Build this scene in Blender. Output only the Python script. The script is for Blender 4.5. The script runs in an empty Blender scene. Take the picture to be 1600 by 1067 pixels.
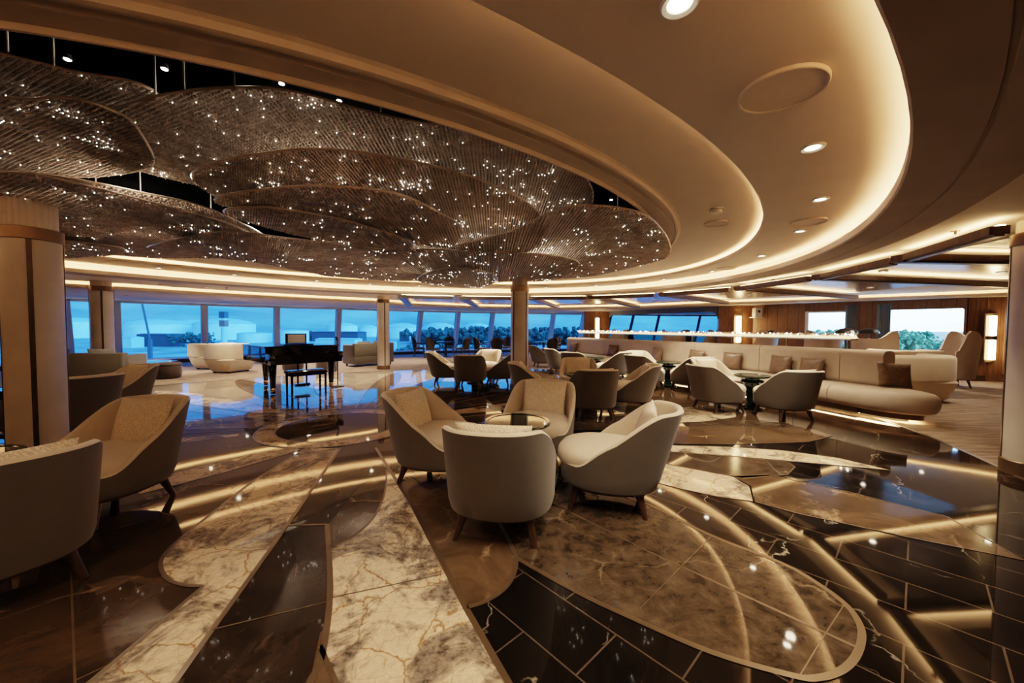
import bpy, bmesh, math, random
from mathutils import Vector, Matrix, noise
R = math.radians
random.seed(7)
col = bpy.context.scene.collection

# ------------------------------------------------------------------ camera
F, EYE = 590.0, 1.4
PITCH, ROLL = math.atan(20.7 / F), 0.0045

def ray(px, py):
    x, y = px - 800, 533.5 - py
    c, s = math.cos(ROLL), math.sin(ROLL)
    x, y = c * x - s * y, s * x + c * y
    cp, sp = math.cos(PITCH), math.sin(PITCH)
    return Vector((x, F * cp + y * sp, -F * sp + y * cp))

def G(px, py, z=0.0):            # photo pixel -> world point on the level z
    d = ray(px, py)
    k = (z - EYE) / d.z
    return Vector((d.x * k, d.y * k, z))

def GD(px, y):                    # plan position at depth y under a photo column
    return Vector(((px - 800) / F * y, y, 0))

cam_d = bpy.data.cameras.new('camera')
cam = bpy.data.objects.new('camera', cam_d)
col.objects.link(cam)
cam_d.sensor_width = 36
cam_d.lens = F / 1600 * 36
cam_d.clip_start, cam_d.clip_end = 0.05, 6000
cam.location = (0, 0, EYE)
cam.rotation_euler = (Matrix.Rotation(R(90) - PITCH, 4, 'X') @ Matrix.Rotation(ROLL, 4, 'Z')).to_euler()
bpy.context.scene.camera = cam

# ------------------------------------------------------------------ materials
class NT:
    def __init__(s, name):
        s.m = bpy.data.materials.new(name); s.m.use_nodes = True
        s.t = s.m.node_tree; s.t.nodes.clear()
        s.out = s.n('ShaderNodeOutputMaterial')
    def n(s, kind, **kw):
        nd = s.t.nodes.new(kind)
        for k, v in kw.items():
            if k in nd.inputs: nd.inputs[k].default_value = v
            else: setattr(nd, k, v)
        return nd
    def l(s, a, b): s.t.links.new(a, b)
    def coord(s, scale=1.0, rot=(0, 0, 0), kind='Object'):
        tc = s.n('ShaderNodeTexCoord'); mp = s.n('ShaderNodeMapping')
        mp.inputs['Scale'].default_value = scale if isinstance(scale, tuple) else (scale,) * 3
        mp.inputs['Rotation'].default_value = rot
        s.l(tc.outputs[kind], mp.inputs['Vector']); return mp.outputs[0]
    def ramp(s, fac, stops):
        r = s.n('ShaderNodeValToRGB'); e = r.color_ramp.elements
        while len(e) < len(stops): e.new(0.5)
        for el, (p, c) in zip(e, stops):
            el.position = p; el.color = (*c, 1) if len(c) == 3 else c
        s.l(fac, r.inputs[0]); return r.outputs[0]
    def mix(s, fac, a, b, mode='MIX'):
        mx = s.n('ShaderNodeMix', data_type='RGBA', blend_type=mode)
        for v, i in ((fac, 0), (a, 6), (b, 7)):
            if isinstance(v, (int, float)): mx.inputs[i].default_value = v
            elif isinstance(v, tuple): mx.inputs[i].default_value = (*v, 1)
            else: s.l(v, mx.inputs[i])
        return mx.outputs[2]
    def noise(s, vec, scale, detail=4, rough=.55, dist=0.0):
        nn = s.n('ShaderNodeTexNoise', Scale=scale, Detail=detail, Roughness=rough, Distortion=dist)
        s.l(vec, nn.inputs['Vector']); return nn
    def bsdf(s, color, rough=.5, metal=0.0, bump=None, bs=.2, bd=.01, **kw):
        b = s.n('ShaderNodeBsdfPrincipled')
        for k, v in (('Base Color', color), ('Roughness', rough), ('Metallic', metal)):
            if isinstance(v, tuple): b.inputs[k].default_value = (*v, 1)
            elif isinstance(v, (int, float)): b.inputs[k].default_value = v
            else: s.l(v, b.inputs[k])
        for k, v in kw.items(): b.inputs[k].default_value = v
        if bump is not None:
            bp = s.n('ShaderNodeBump', Strength=bs, Distance=bd); s.l(bump, bp.inputs['Height'])
            s.l(bp.outputs[0], b.inputs['Normal'])
        s.l(b.outputs[0], s.out.inputs[0]); return b

def paint(name, c, rough=.6, metal=0.0, var=.12, scale=6.0, **kw):
    t = NT(name); v = t.coord()
    n = t.noise(v, scale)
    lo = tuple(x * (1 - var) for x in c); hi = tuple(min(1, x * (1 + var)) for x in c)
    t.bsdf(t.ramp(n.outputs[0], [(.3, lo), (.7, hi)]), rough, metal, **kw); return t.m

def fabric(name, c, c2, scale=350, rough=.92, bs=.25):
    t = NT(name); v = t.coord()
    n = t.noise(v, scale, 2); n2 = t.noise(v, 7, 3)
    cc = t.mix(n.outputs[0], c, c2)
    cc = t.mix(.25, cc, t.ramp(n2.outputs[0], [(.3, (.7, .7, .7)), (.7, (1.15, 1.15, 1.15))]), 'MULTIPLY')
    b = t.bsdf(cc, rough, bump=n.outputs[0], bs=bs, bd=.004)
    b.inputs['Sheen Weight'].default_value = .25
    return t.m

def emis(name, c, s):
    t = NT(name); e = t.n('ShaderNodeEmission', Strength=s); e.inputs[0].default_value = (*c, 1)
    t.l(e.outputs[0], t.out.inputs[0]); return t.m

def wood(name, c, c2, rough=.35, scale=(3, 3, .6), **kw):
    t = NT(name); v = t.coord(scale)
    n = t.noise(v, 9, 6, .6, .6)
    t.bsdf(t.ramp(n.outputs[0], [(.3, c), (.7, c2)]), rough, **kw); return t.m

def panelled(name, c, c2, width=.13, rough=.35):       # vertical grooved boards
    t = NT(name); v = t.coord((3, 3, .5)); n = t.noise(v, 8, 6, .6, .5)
    w = t.n('ShaderNodeTexWave', Scale=1 / width / 6.28 * 3.14, Distortion=0.0); w.bands_direction = 'X'; w.wave_profile = 'SAW'
    t.l(t.coord((1, 1, 0)), w.inputs['Vector'])
    cc = t.ramp(n.outputs[0], [(.3, c), (.7, c2)])
    g = t.ramp(w.outputs[0], [(0, (.25, .25, .25)), (.08, (1, 1, 1))])
    t.bsdf(t.mix(1.0, cc, g, 'MULTIPLY'), rough); return t.m

def marble_cream(name):
    t = NT(name); v = t.coord()
    nd = t.noise(v, 2.3, 6, .6); dv = t.mix(.22, v, nd.outputs['Color'])
    vo = t.n('ShaderNodeTexVoronoi', Scale=4.2, feature='DISTANCE_TO_EDGE'); t.l(dv, vo.inputs['Vector'])
    vo2 = t.n('ShaderNodeTexVoronoi', Scale=13, feature='DISTANCE_TO_EDGE'); t.l(dv, vo2.inputs['Vector'])
    patch = t.noise(v, 2.6, 8, .68, .8)
    grain = t.noise(v, 22, 6, .7)
    base = t.ramp(grain.outputs[0], [(.3, (.56, .43, .30)), (.65, (.78, .635, .475))])
    v1 = t.ramp(vo.outputs['Distance'], [(0, (.42, .31, .22)), (.008, (.62, .5, .39)), (.022, (1, 1, 1))])
    v2 = t.ramp(vo2.outputs['Distance'], [(0, (.55, .42, .32)), (.03, (1, 1, 1))])
    c = t.mix(1.0, base, v1, 'MULTIPLY'); c = t.mix(.55, c, v2, 'MULTIPLY')
    pm = t.ramp(patch.outputs[0], [(.47, (0, 0, 0)), (.56, (1, 1, 1))])
    dark = t.ramp(grain.outputs[0], [(.35, (.07, .055, .045)), (.6, (.30, .24, .19))])
    c = t.mix(pm, c, dark)
    t.bsdf(c, .05, **{'IOR': 1.5}); return t.m

def marble_brown(name, lo, hi, vein, scale=2.2, tile=None, rot=0.0, rough=.04, vw=.022, vmix=.8, dist=1.1):
    t = NT(name); v = t.coord(1.0)
    n = t.noise(v, scale, 12, .74, dist)
    nd = t.noise(v, 1.6, 5, .6); dv = t.mix(.35, v, nd.outputs['Color'])
    vo = t.n('ShaderNodeTexVoronoi', Scale=1.7, feature='DISTANCE_TO_EDGE'); t.l(dv, vo.inputs['Vector'])
    vm = t.ramp(vo.outputs['Distance'], [(0, (vmix,) * 3), (vw * .4, (vmix * .4,) * 3), (vw, (0, 0, 0))])
    gate = t.ramp(t.noise(v, 2.0, 3).outputs[0], [(.48, (0, 0, 0)), (.62, (1, 1, 1))])
    vm = t.mix(1.0, vm, gate, 'MULTIPLY')
    c = t.mix(vm, t.ramp(n.outputs[0], [(.34, lo), (.68, hi)]), vein)
    if tile:
        br = t.n('ShaderNodeTexBrick', Scale=1.0)
        br.inputs['Color1'].default_value = (1, 1, 1, 1); br.inputs['Color2'].default_value = (.8, .8, .8, 1); br.inputs['Mortar'].default_value = (0, 0, 0, 1)
        br.inputs['Mortar Size'].default_value = .004; br.inputs['Brick Width'].default_value = tile[0]; br.inputs['Row Height'].default_value = tile[1]
        br.inputs['Mortar Smooth'].default_value = 0
        t.l(t.coord(1.0, (0, 0, rot)), br.inputs['Vector'])
        c = t.mix(br.outputs['Fac'], c, tile[2])
    t.bsdf(c, rough, **{'IOR': 1.52}); return t.m

WARM = (1.0, .60, .27)
M = {}
M['plaster'] = paint('cream ceiling paint', (.72, .64, .57), .75, var=.03, scale=3)
M['soffit'] = paint('taupe soffit paint', (.36, .285, .23), .7, var=.05, scale=3)
M['trim_paint'] = paint('gold taupe moulding', (.54, .47, .41), .7, var=.05)
M['cove'] = emis('warm cove led', (1.0, .60, .29), 13.0)
M['cove_soft'] = emis('warm coffer led', WARM, 12.0)
M['recess'] = paint('black gloss recess', (.0003, .0003, .0003), .5, var=.1, **{'Specular IOR Level': 0.0})
M['lamp_hot'] = emis('downlight lens', (1, .86, .62), 14.0)
M['spot_white'] = emis('chandelier spot lens', (1, .93, .82), 26.0)
M['crystal_glint'] = emis('emissive glint crystal', (1, .90, .76), 8.0)  # self-glowing beads stand in for glints caught by the crystals
M['crystal'] = paint('smoky crystal bead', (.62, .52, .45), .25, .45, var=.35, scale=9)
def net_mat(lo=(.24, .185, .15), hi=(.36, .285, .235)):
    t = NT('dark bronze bead net'); n = t.noise(t.coord(), 26, 3)
    c = t.ramp(n.outputs[0], [(.3, lo), (.7, hi)])
    b = t.bsdf(c, .45, .1); tr = t.n('ShaderNodeBsdfTranslucent'); t.l(c, tr.inputs[0]); mx = t.n('ShaderNodeMixShader'); mx.inputs[0].default_value = .4
    t.l(b.outputs[0], mx.inputs[1]); t.l(tr.outputs[0], mx.inputs[2]); t.l(mx.outputs[0], t.out.inputs[0]); return t.m
M['net'] = net_mat(); M['net_low_brightened'] = net_mat((.46, .38, .32), (.66, .56, .48))  # lower nets paler, their colour making up for light blocked above
M['net_rim'] = paint('champagne metal edge', (.55, .45, .36), .3, .8)
M['white_cap'] = paint('cream fluted plaster', (.70, .60, .50), .6, var=.05)
M['parchment'] = paint('parchment column cladding', (.52, .46, .40), .38, var=.14, scale=2.2)
M['bronze'] = paint('brown bronze', (.18, .12, .075), .3, .7)
M['brass'] = paint('dull brass inlay', (.155, .108, .066), .3, .5, var=.1)
M['gold'] = paint('polished brass', (.75, .52, .25), .2, 1.0)
M['walnut_dark'] = wood('dark walnut', (.030, .015, .009), (.075, .038, .021), .3)
M['beam'] = wood('brown coffer timber', (.055, .032, .022), (.13, .078, .052), .35)
M['wood_panel'] = panelled('warm grooved wood panelling', (.16, .072, .032), (.30, .145, .068))
M['wood_wall'] = panelled('brown wood panelling', (.13, .065, .038), (.22, .115, .068), .3)
M['coffer_panel'] = paint('brushed metallic coffer panel', (.36, .33, .32), .2, .55, var=.25, scale=2)
M['tweed'] = fabric('taupe tweed', (.066, .056, .048), (.145, .125, .106))
M['cream_fab'] = fabric('cream chenille', (.52, .44, .35), (.68, .60, .49), 260)
M['sofa_fab'] = fabric('beige banquette leather cloth', (.40, .33, .26), (.46, .385, .305), 120, .55, .08)
M['sofa_cream'] = fabric('cream sofa cloth', (.60, .50, .38), (.70, .60, .47), 200, .8, .1)
M['olive'] = fabric('olive grey sofa cloth', (.115, .105, .08), (.17, .155, .12))
M['grey_fab'] = fabric('pale grey seat cloth', (.36, .36, .34), (.46, .46, .44))
M['brown_fab'] = fabric('dark brown leather', (.045, .026, .020), (.065, .04, .03), 120, .5, .1)
M['dark_chair'] = paint('dark brown lacquered leather', (.022, .014, .011), .3)
M['green'] = paint('dark green glass lacquer', (.006, .020, .013), .06, var=.2)
M['piano'] = paint('black piano lacquer', (.003, .003, .003), .05, var=.1)
M['black'] = paint('matt black metal', (.012, .012, .012), .45)
M['paper'] = paint('white paper', (.9, .9, .88), .8, var=.02)
M['white'] = paint('white plastic', (.72, .70, .66), .4, var=.02)
M['mullion'] = paint('grey window frame', (.78, .75, .72), .45, var=.04)
M['mullion_d'] = paint('dark window frame', (.09, .10, .12), .45, var=.04)
M['curtain'] = fabric('grey blue curtain', (.16, .20, .23), (.26, .31, .34), 60)
M['sconce'] = emis('sconce glass', (1, .68, .32), 11.0)
M['wing_fab'] = fabric('pinkish beige wing chair cloth', (.42, .34, .28), (.50, .41, .34))
M['m_cream'] = marble_cream('cream breccia marble')
M['m_brown'] = marble_brown('brown emperador marble', (.022, .013, .008), (.085, .052, .031), (.32, .22, .14), tile=(1.5, .9, (.11, .075, .048)), rot=R(40))
M['m_dark'] = marble_brown('dark umber marble', (.012, .008, .006), (.050, .034, .024), (.22, .16, .11), 3.0)
M['m_tan'] = marble_brown('tan brown marble', (.05, .031, .018), (.15, .096, .056), (.42, .30, .19), 2.0)
M['m_petal'] = marble_brown('mottled brown marble', (.016, .011, .007), (.125, .087, .057), (.30, .22, .15), 8.0, vw=.015, dist=.35)
M['m_black'] = marble_brown('black marble tiles', (.0035, .0025, .002), (.011, .008, .006), (.55, .47, .38), 3.0, tile=(.60, .30, (.085, .06, .042)), rot=R(47), vw=.008, vmix=.6)
M['m_grey'] = marble_brown('grey beige marble', (.16, .125, .095), (.33, .27, .21), (.5, .43, .34), 2.0, tile=(1.2, .8, (.12, .09, .07)), rot=R(-20))

def carpet():
    t = NT('beige streaked carpet'); v = t.coord((1, 5, 1), (0, 0, R(-20)))
    n = t.noise(v, 2.2, 6, .65); f = t.noise(t.coord(), 160, 2)
    c = t.ramp(n.outputs[0], [(.32, (.17, .115, .082)), (.5, (.30, .215, .16)), (.7, (.44, .335, .26))])
    t.bsdf(t.mix(.35, c, f.outputs[0], 'MULTIPLY'), .95, bump=f.outputs[0], bs=.5); return t.m
M['carpet'] = carpet()

def pillow_mat(name, a, b, sc=34):
    t = NT(name)
    w = t.n('ShaderNodeTexWave', Scale=sc / 6.28 * 1.0, Distortion=7.0, Detail=1.5); w.inputs['Detail Scale'].default_value = 3.0
    t.l(t.coord((1.0, .2, 1.0)), w.inputs['Vector']); w.bands_direction = 'DIAGONAL'
    n = t.noise(t.coord(), 300, 2)
    c = t.mix(t.ramp(w.outputs[0], [(.35, (0, 0, 0)), (.6, (1, 1, 1))]), a, b)
    t.bsdf(c, .85, bump=w.outputs[0], bs=.2, bd=.004); return t.m
M['pillow'] = pillow_mat('cream tan patterned cushion cloth', (.78, .70, .59), (.60, .50, .39), 150)
def brown_pillow():
    t = NT('bronze shimmer cushion cloth'); n = t.noise(t.coord(), 9, 6, .7, 1.2)
    t.bsdf(t.ramp(n.outputs[0], [(.3, (.07, .042, .028)), (.62, (.17, .11, .075)), (.8, (.32, .23, .16))]), .42); return t.m
M['brown_pillow'] = brown_pillow()

def glass(name, tint, refl=.06):
    t = NT(name); tr = t.n('ShaderNodeBsdfTransparent'); tr.inputs[0].default_value = (*tint, 1)
    gl = t.n('ShaderNodeBsdfGlossy', Roughness=.02); mx = t.n('ShaderNodeMixShader'); mx.inputs[0].default_value = refl
    t.l(tr.outputs[0], mx.inputs[1]); t.l(gl.outputs[0], mx.inputs[2]); t.l(mx.outputs[0], t.out.inputs[0]); return t.m
M['glass_blue'] = glass('blue tinted window glass', (.13, .43, .90), .05)
M['glass_clear'] = glass('clear window glass', (.95, .97, 1.0), .04)

# ------------------------------------------------------------------ mesh tools
class MB:
    def __init__(s): s.v = []; s.f = []; s.mi = []
    def add(s, vs, fs, mi=0):
        o = len(s.v); s.v += [tuple(p) for p in vs]; s.f += [tuple(i + o for i in f) for f in fs]; s.mi += [mi] * len(fs); return s
    def box(s, c, d, rz=0.0, mi=0, taper=1.0):
        cx, cy, cz = c; hx, hy, hz = d[0] / 2, d[1] / 2, d[2] / 2; vs = []
        cr, sr = math.cos(rz), math.sin(rz)
        for z in (-hz, hz):
            k = taper if z < 0 else 1
            for x, y in ((-hx, -hy), (hx, -hy), (hx, hy), (-hx, hy)):
                x, y = x * k, y * k; vs.append((cx + x * cr - y * sr, cy + x * sr + y * cr, cz + z))
        return s.add(vs, [(3, 2, 1, 0), (4, 5, 6, 7), (0, 1, 5, 4), (1, 2, 6, 5), (2, 3, 7, 6), (3, 0, 4, 7)], mi)
    def tube(s, pts, rad, n=8, mi=0, caps=True):
        pts = [Vector(p) for p in pts]; rs = rad if isinstance(rad, (list, tuple)) else [rad] * len(pts); vs = []; fs = []
        for i, p in enumerate(pts):
            t = (pts[min(i + 1, len(pts) - 1)] - pts[max(i - 1, 0)]).normalized()
            a = t.cross(Vector((0, 0, 1)) if abs(t.z) < .9 else Vector((1, 0, 0))).normalized(); b = t.cross(a)
            for k in range(n):
                an = 2 * math.pi * k / n; vs.append(p + (a * math.cos(an) + b * math.sin(an)) * rs[i])
        for i in range(len(pts) - 1):
            for k in range(n):
                k2 = (k + 1) % n; fs.append((i * n + k, (i + 1) * n + k, (i + 1) * n + k2, i * n + k2))
        if caps: fs += [tuple(range(n)), tuple(reversed(range((len(pts) - 1) * n, len(pts) * n)))]
        return s.add(vs, fs, mi)
    def lathe(s, prof, n=32, c=(0, 0, 0), mi=0):
        vs = []; fs = []
        for r, z in prof:
            for k in range(n):
                a = 2 * math.pi * k / n; vs.append((c[0] + r * math.cos(a), c[1] + r * math.sin(a), c[2] + z))
        for i in range(len(prof) - 1):
            for k in range(n):
                k2 = (k + 1) % n; fs.append((i * n + k, i * n + k2, (i + 1) * n + k2, (i + 1) * n + k))
        if prof[0][0] > 1e-4: fs.append(tuple(reversed(range(n))))
        if prof[-1][0] > 1e-4: fs.append(tuple(range((len(prof) - 1) * n, len(prof) * n)))
        return s.add(vs, fs, mi)
    def prism(s, outline, rows, mi=0, caps=True):     # outline ccw in plan, rows of (inset, z)
        n = len(outline); P = [Vector((p[0], p[1])) for p in outline]; nr = []
        for i in range(n):
            a = (P[i] - P[i - 1]); b = (P[(i + 1) % n] - P[i])
            a = a.normalized() if a.length > 1e-9 else b.normalized(); b = b.normalized() if b.length > 1e-9 else a
            na, nb = Vector((-a.y, a.x)), Vector((-b.y, b.x)); m = na + nb
            m = m.normalized() if m.length > 1e-6 else na
            nr.append(m / max(.5, m.dot(na)))
        vs = []; fs = []
        for ins, z in rows:
            for p, q in zip(P, nr): vs.append((p.x + q.x * ins, p.y + q.y * ins, z))
        for i in range(len(rows) - 1):
            for k in range(n):
                k2 = (k + 1) % n; fs.append((i * n + k, i * n + k2, (i + 1) * n + k2, (i + 1) * n + k))
        if caps: fs += [tuple(reversed(range(n))), tuple(range((len(rows) - 1) * n, len(rows) * n))]
        return s.add(vs, fs, mi)
    def sweep(s, path, sec, closed=False, mi=0, caps=True):  # level path; sec of (left offset, z)
        P = [Vector((p[0], p[1])) for p in path]; n = len(P); m = len(sec); vs = []; fs = []
        for i in range(n):
            if closed: a, b = P[i - 1], P[(i + 1) % n]
            else: a, b = P[max(i - 1, 0)], P[min(i + 1, n - 1)]
            t = (b - a).normalized(); q = Vector((-t.y, t.x))
            for u, z in sec: vs.append((P[i].x + q.x * u, P[i].y + q.y * u, z))
        for i in range(n if closed else n - 1):
            j = (i + 1) % n
            for k in range(m):
                k2 = (k + 1) % m; fs.append((i * m + k, i * m + k2, j * m + k2, j * m + k))
        if caps and not closed: fs += [tuple(range(m)), tuple(reversed(range((n - 1) * m, n * m)))]
        return s.add(vs, fs, mi)
    def build(s, name, mats, parent=None, smooth=True, ang=40):
        me = bpy.data.meshes.new(name); me.from_pydata(s.v, [], s.f)
        for m in (mats if isinstance(mats, (list, tuple)) else [mats]): me.materials.append(m)
        me.polygons.foreach_set('material_index', s.mi)
        bm = bmesh.new(); bm.from_mesh(me); bmesh.ops.recalc_face_normals(bm, faces=bm.faces); bm.to_mesh(me); bm.free()
        if smooth:
            me.polygons.foreach_set('use_smooth', [True] * len(me.polygons)); me.set_sharp_from_angle(angle=R(ang))
        me.update()
        o = bpy.data.objects.new(name, me); col.objects.link(o)
        if parent: o.parent = parent
        return o

def struct(o, label=None):
    o['kind'] = 'structure'
    return o
def tag(o, label, cat, group=None, kind='thing'):
    o['label'] = label; o['category'] = cat; o['kind'] = kind
    if group: o['group'] = group
    return o
def thing(name, label, cat, loc=(0, 0, 0), rz=0.0, group=None):
    o = bpy.data.objects.new(name, None); col.objects.link(o); o.empty_display_size = .1
    o.location = loc; o.rotation_euler = (0, 0, rz); return tag(o, label, cat, group)
def dup(root, loc, rz, label, group=None, rot=None):
    r = root.copy(); col.objects.link(r); r.location = loc; r.rotation_euler = rot or (0, 0, rz)
    r['label'] = label
    if group: r['group'] = group
    for ch in list(root.children):
        c = ch.copy(); col.objects.link(c); c.parent = r
        for g in list(ch.children):
            d = g.copy(); col.objects.link(d); d.parent = c
    return r
def spline(pts, n=8, closed=False):
    P = [Vector(p) for p in pts]; out = []; m = len(P)
    for i in range(m if closed else m - 1):
        if closed: a, b, c, d = P[i - 1], P[i], P[(i + 1) % m], P[(i + 2) % m]
        else: a, b, c, d = P[max(i - 1, 0)], P[i], P[i + 1], P[min(i + 2, m - 1)]
        for k in range(n):
            t = k / n
            out.append(.5 * ((2 * b) + (c - a) * t + (2 * a - 5 * b + 4 * c - d) * t * t + (3 * b - a - 3 * c + d) * t ** 3))
    if not closed: out.append(P[-1])
    return out
def offset_path(path, d):
    P = [Vector((p[0], p[1])) for p in path]; out = []
    for i in range(len(P)):
        t = (P[min(i + 1, len(P) - 1)] - P[max(i - 1, 0)]).normalized(); out.append(Vector((P[i].x - t.y * d, P[i].y + t.x * d)))
    return out
def rrect(w, d, r, n=6, c=(0, 0)):
    out = []
    for sx, sy, a0 in ((1, -1, -90), (1, 1, 0), (-1, 1, 90), (-1, -1, 180)):
        for k in range(n + 1):
            a = R(a0 + 90 * k / n); out.append((c[0] + sx * (w / 2 - r) + r * math.cos(a), c[1] + sy * (d / 2 - r) + r * math.sin(a)))
    return out
def smooth01(t): t = max(0.0, min(1.0, t)); return t * t * (3 - 2 * t)

# ------------------------------------------------------------------ the dome rings
CX, CY, ANG = -2.28, 5.56, R(34)
NE = 160
def ell(a, b, z, c=(CX, CY), ang=ANG, n=NE):
    ca, sa = math.cos(ang), math.sin(ang); out = []
    for k in range(n):
        t = 2 * math.pi * k / n; x, y = a * math.cos(t), b * math.sin(t)
        out.append((c[0] + x * ca - y * sa, c[1] + x * sa + y * ca, z))
    return out
def rings(loops, mats, name, idx=None, smooth=True, ang=40):
    mb = MB(); n = len(loops[0]); vs = [p for l in loops for p in l]
    for i in range(len(loops) - 1):
        pass
    o = 0; mb.v = [tuple(p) for p in vs]
    for i in range(len(loops) - 1):
        for k in range(n):
            k2 = (k + 1) % n; mb.f.append((i * n + k, i * n + k2, (i + 1) * n + k2, (i + 1) * n + k)); mb.mi.append(idx[i] if idx else 0)
    return struct(mb.build(name, mats, None, smooth, ang))

Aa, Ab, ZA = 7.23, 5.52, 2.40
Ba, Bb, ZB = 6.55, 4.62, 2.60
MC, MANG, Ma, Mb, ZM = (-1.82, 5.55), R(42), 4.95, 3.63, 2.72
def eA(d, z): return ell(Aa + d, Ab + d, z)
def eB(d, z): return ell(Ba + d, Bb + d, z)
def eM(d, z): return ell(Ma + d, Mb + d, z, MC, MANG)

# lower soffit band with its grooves, lip and trough
ZO = 2.46
OUT = .62
rings([eA(OUT + .02, ZO), eA(OUT, ZO), eA(OUT - .02, ZA + .03), eA(OUT - .09, ZA + .03), eA(OUT - .10, ZA + .015), eA(OUT - .17, ZA + .015), eA(OUT - .18, ZA),
       eA(.285, ZA), eA(.28, ZA + .012), eA(.265, ZA + .012), eA(.26, ZA), eA(0.012, ZA), eA(0, ZA + .012), eA(0, ZA + .085), eA(.03, ZA + .085), eA(.03, ZA + .03), eA(.17, ZA + .03), eA(.17, ZB)],
      [M['soffit'], M['plaster']], 'ceiling_soffit', [0] * 12 + [1] * 5, ang=25)
rings([eA(.10, ZA + .05), eA(.055, ZA + .05)], M['cove'], 'trim_1')
rings([eA(.17, ZB), eB(.012, ZB), eB(0, ZB + .010), eB(0, ZB + .06), eB(.03, ZB + .06), eB(.03, ZB + .02), eB(.15, ZB + .02), eB(.15, ZM)], M['plaster'], 'ceiling_ring', ang=25)
rings([eB(.09, ZB + .035), eB(.05, ZB + .035)], M['cove'], 'trim_2')
rings([eB(.15, ZM), eM(.02, ZM), eM(0, ZM - .012), eM(-.012, ZM - .04), eM(-.035, ZM - .045), eM(-.05, ZM - .02), eM(-.085, ZM - .025), eM(-.10, ZM - .045), eM(-.115, ZM - .045),
       eM(-.12, ZM - .032), eM(-.225, ZM - .045), eM(-.245, ZM - .065), eM(-.26, ZM - .065), eM(-.26, ZM + .03)], [M['plaster'], M['trim_paint']], 'ceiling_inner', [0] + [1] * 12, ang=25)
ZR = 3.25
mb = MB(); top = eM(-.26, ZR)
mb.add(eM(-.26, ZM + .03) + top, [(k, (k + 1) % NE, NE + (k + 1) % NE, NE + k) for k in range(NE)])
mb.add(top, [tuple(range(NE))])
struct(mb.build('ceiling_recess', M['recess'], None, True, 30))

# ------------------------------------------------------------------ room outline
WT = [(-17.0, 9.0), (-15.3, 11.3), (-13.6, 13.0), (-12.0, 14.6), (-10.0, 16.1), (-7.9, 17.4), (-6.1, 18.6), (-3.5, 20.1), (0, 21.4), (3.8, 22.4), (6.5, 23.2), (9.7, 23.9), (13, 24.0), (16, 23.7)]
WT = [Vector((p.x, p.y)) for p in spline([(a, b, 0) for a, b in WT], 8)]
LEAN = .9
WBT = offset_path(WT, LEAN)
BK_px = [(-40, 438), (90, 444), (200, 450), (300, 456.5), (400, 462), (500, 467), (580, 470.5), (640, 477), (740, 481), (870, 483), (1000, 481), (1130, 476), (1330, 470), (1580, 462)]
ZK = 2.30
BK = [G(x, y, ZK if i > 6 else 2.36).xy for i, (x, y) in enumerate(BK_px)]
BK = [Vector((-11.5, 5.5)), Vector((-11.6, 7.5))] + BK[1:]
PW = {1176: 14.4, 1257: 13.1, 1330: 12.3, 1364: 11.9, 1509: 10.5, 1600: 10.1, 1760: 9.7}
P_ = {k: GD(k, v).xy for k, v in PW.items()}
wall_close = [Vector((16.9, 23.6)), Vector((11.6, 15.6)), P_[1257] + Vector((.1, .12)), P_[1364] + Vector((.1, .12)), P_[1509] + Vector((.05, .12)), P_[1760] + Vector((0, .1)), Vector((16.2, 4)), Vector((15, -5.5)), Vector((0, -5.5)), Vector((-17, -5.5)), Vector((-18, 3))]
bk_close = [Vector((15.5, 8.5)), Vector((15.6, 2)), Vector((14, -4.2)), Vector((0, -4.2)), Vector((-11.5, -4.2)), Vector((-11.5, 2))]

def by_angle(poly, th):
    """distance from the dome centre to a closed outline along angle th"""
    d = Vector((math.cos(th), math.sin(th))); best = 0
    for i in range(len(poly)):
        a = poly[i] - Vector((CX, CY)); b = poly[(i + 1) % len(poly)] - Vector((CX, CY)); e = b - a
        den = d.x * e.y - d.y * e.x
        if abs(den) < 1e-9: continue
        t = (a.x * e.y - a.y * e.x) / den; u = (a.x * d.y - a.y * d.x) / den
        if t > 0 and -1e-6 <= u <= 1 + 1e-6: best = max(best, t)
    return best
outer_poly = WT + wall_close
bk_poly = BK + bk_close
inner = eA(OUT + .02, ZO); ths = [math.atan2(p[1] - CY, p[0] - CX) for p in inner]
bk_loop, wt_loop = [], []
for th in ths:
    r1 = by_angle(bk_poly, th); r2 = max(by_angle(outer_poly, th), r1 + .1)
    bk_loop.append((CX + r1 * math.cos(th), CY + r1 * math.sin(th))); wt_loop.append((CX + r2 * math.cos(th), CY + r2 * math.sin(th)))
def lvl(l, z): return [(p[0], p[1], z) for p in l]
def inward(l, d): return [(p[0] + (CX - p[0]) * d / math.hypot(CX - p[0], CY - p[1]), p[1] + (CY - p[1]) * d / math.hypot(CX - p[0], CY - p[1])) for p in l]
rings([inner, lvl(inward(bk_loop, -.2), ZO)], M['plaster'], 'ceiling', ang=20)
rings([lvl(inward(bk_loop, -.2), ZO), lvl(inward(bk_loop, -.2), ZK + .05), lvl(inward(bk_loop, -.04), ZK + .05), lvl(inward(bk_loop, -.04), ZK + .09), lvl(bk_loop, ZK + .09), lvl(bk_loop, ZK + .015), lvl(inward(bk_loop, -.02), ZK),
       lvl(inward(bk_loop, -.5), ZK), lvl(inward(bk_loop, -.51), ZK + .012), lvl(inward(bk_loop, -.54), ZK + .012), lvl(inward(bk_loop, -.55), ZK), lvl(wt_loop, ZK + .03)], M['trim_paint'], 'ceiling_bulkhead', ang=20)
rings([lvl(inward(bk_loop, -.08), ZK + .06), lvl(inward(bk_loop, -.14), ZK + .06)], M['cove_soft'], 'trim_3')

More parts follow.
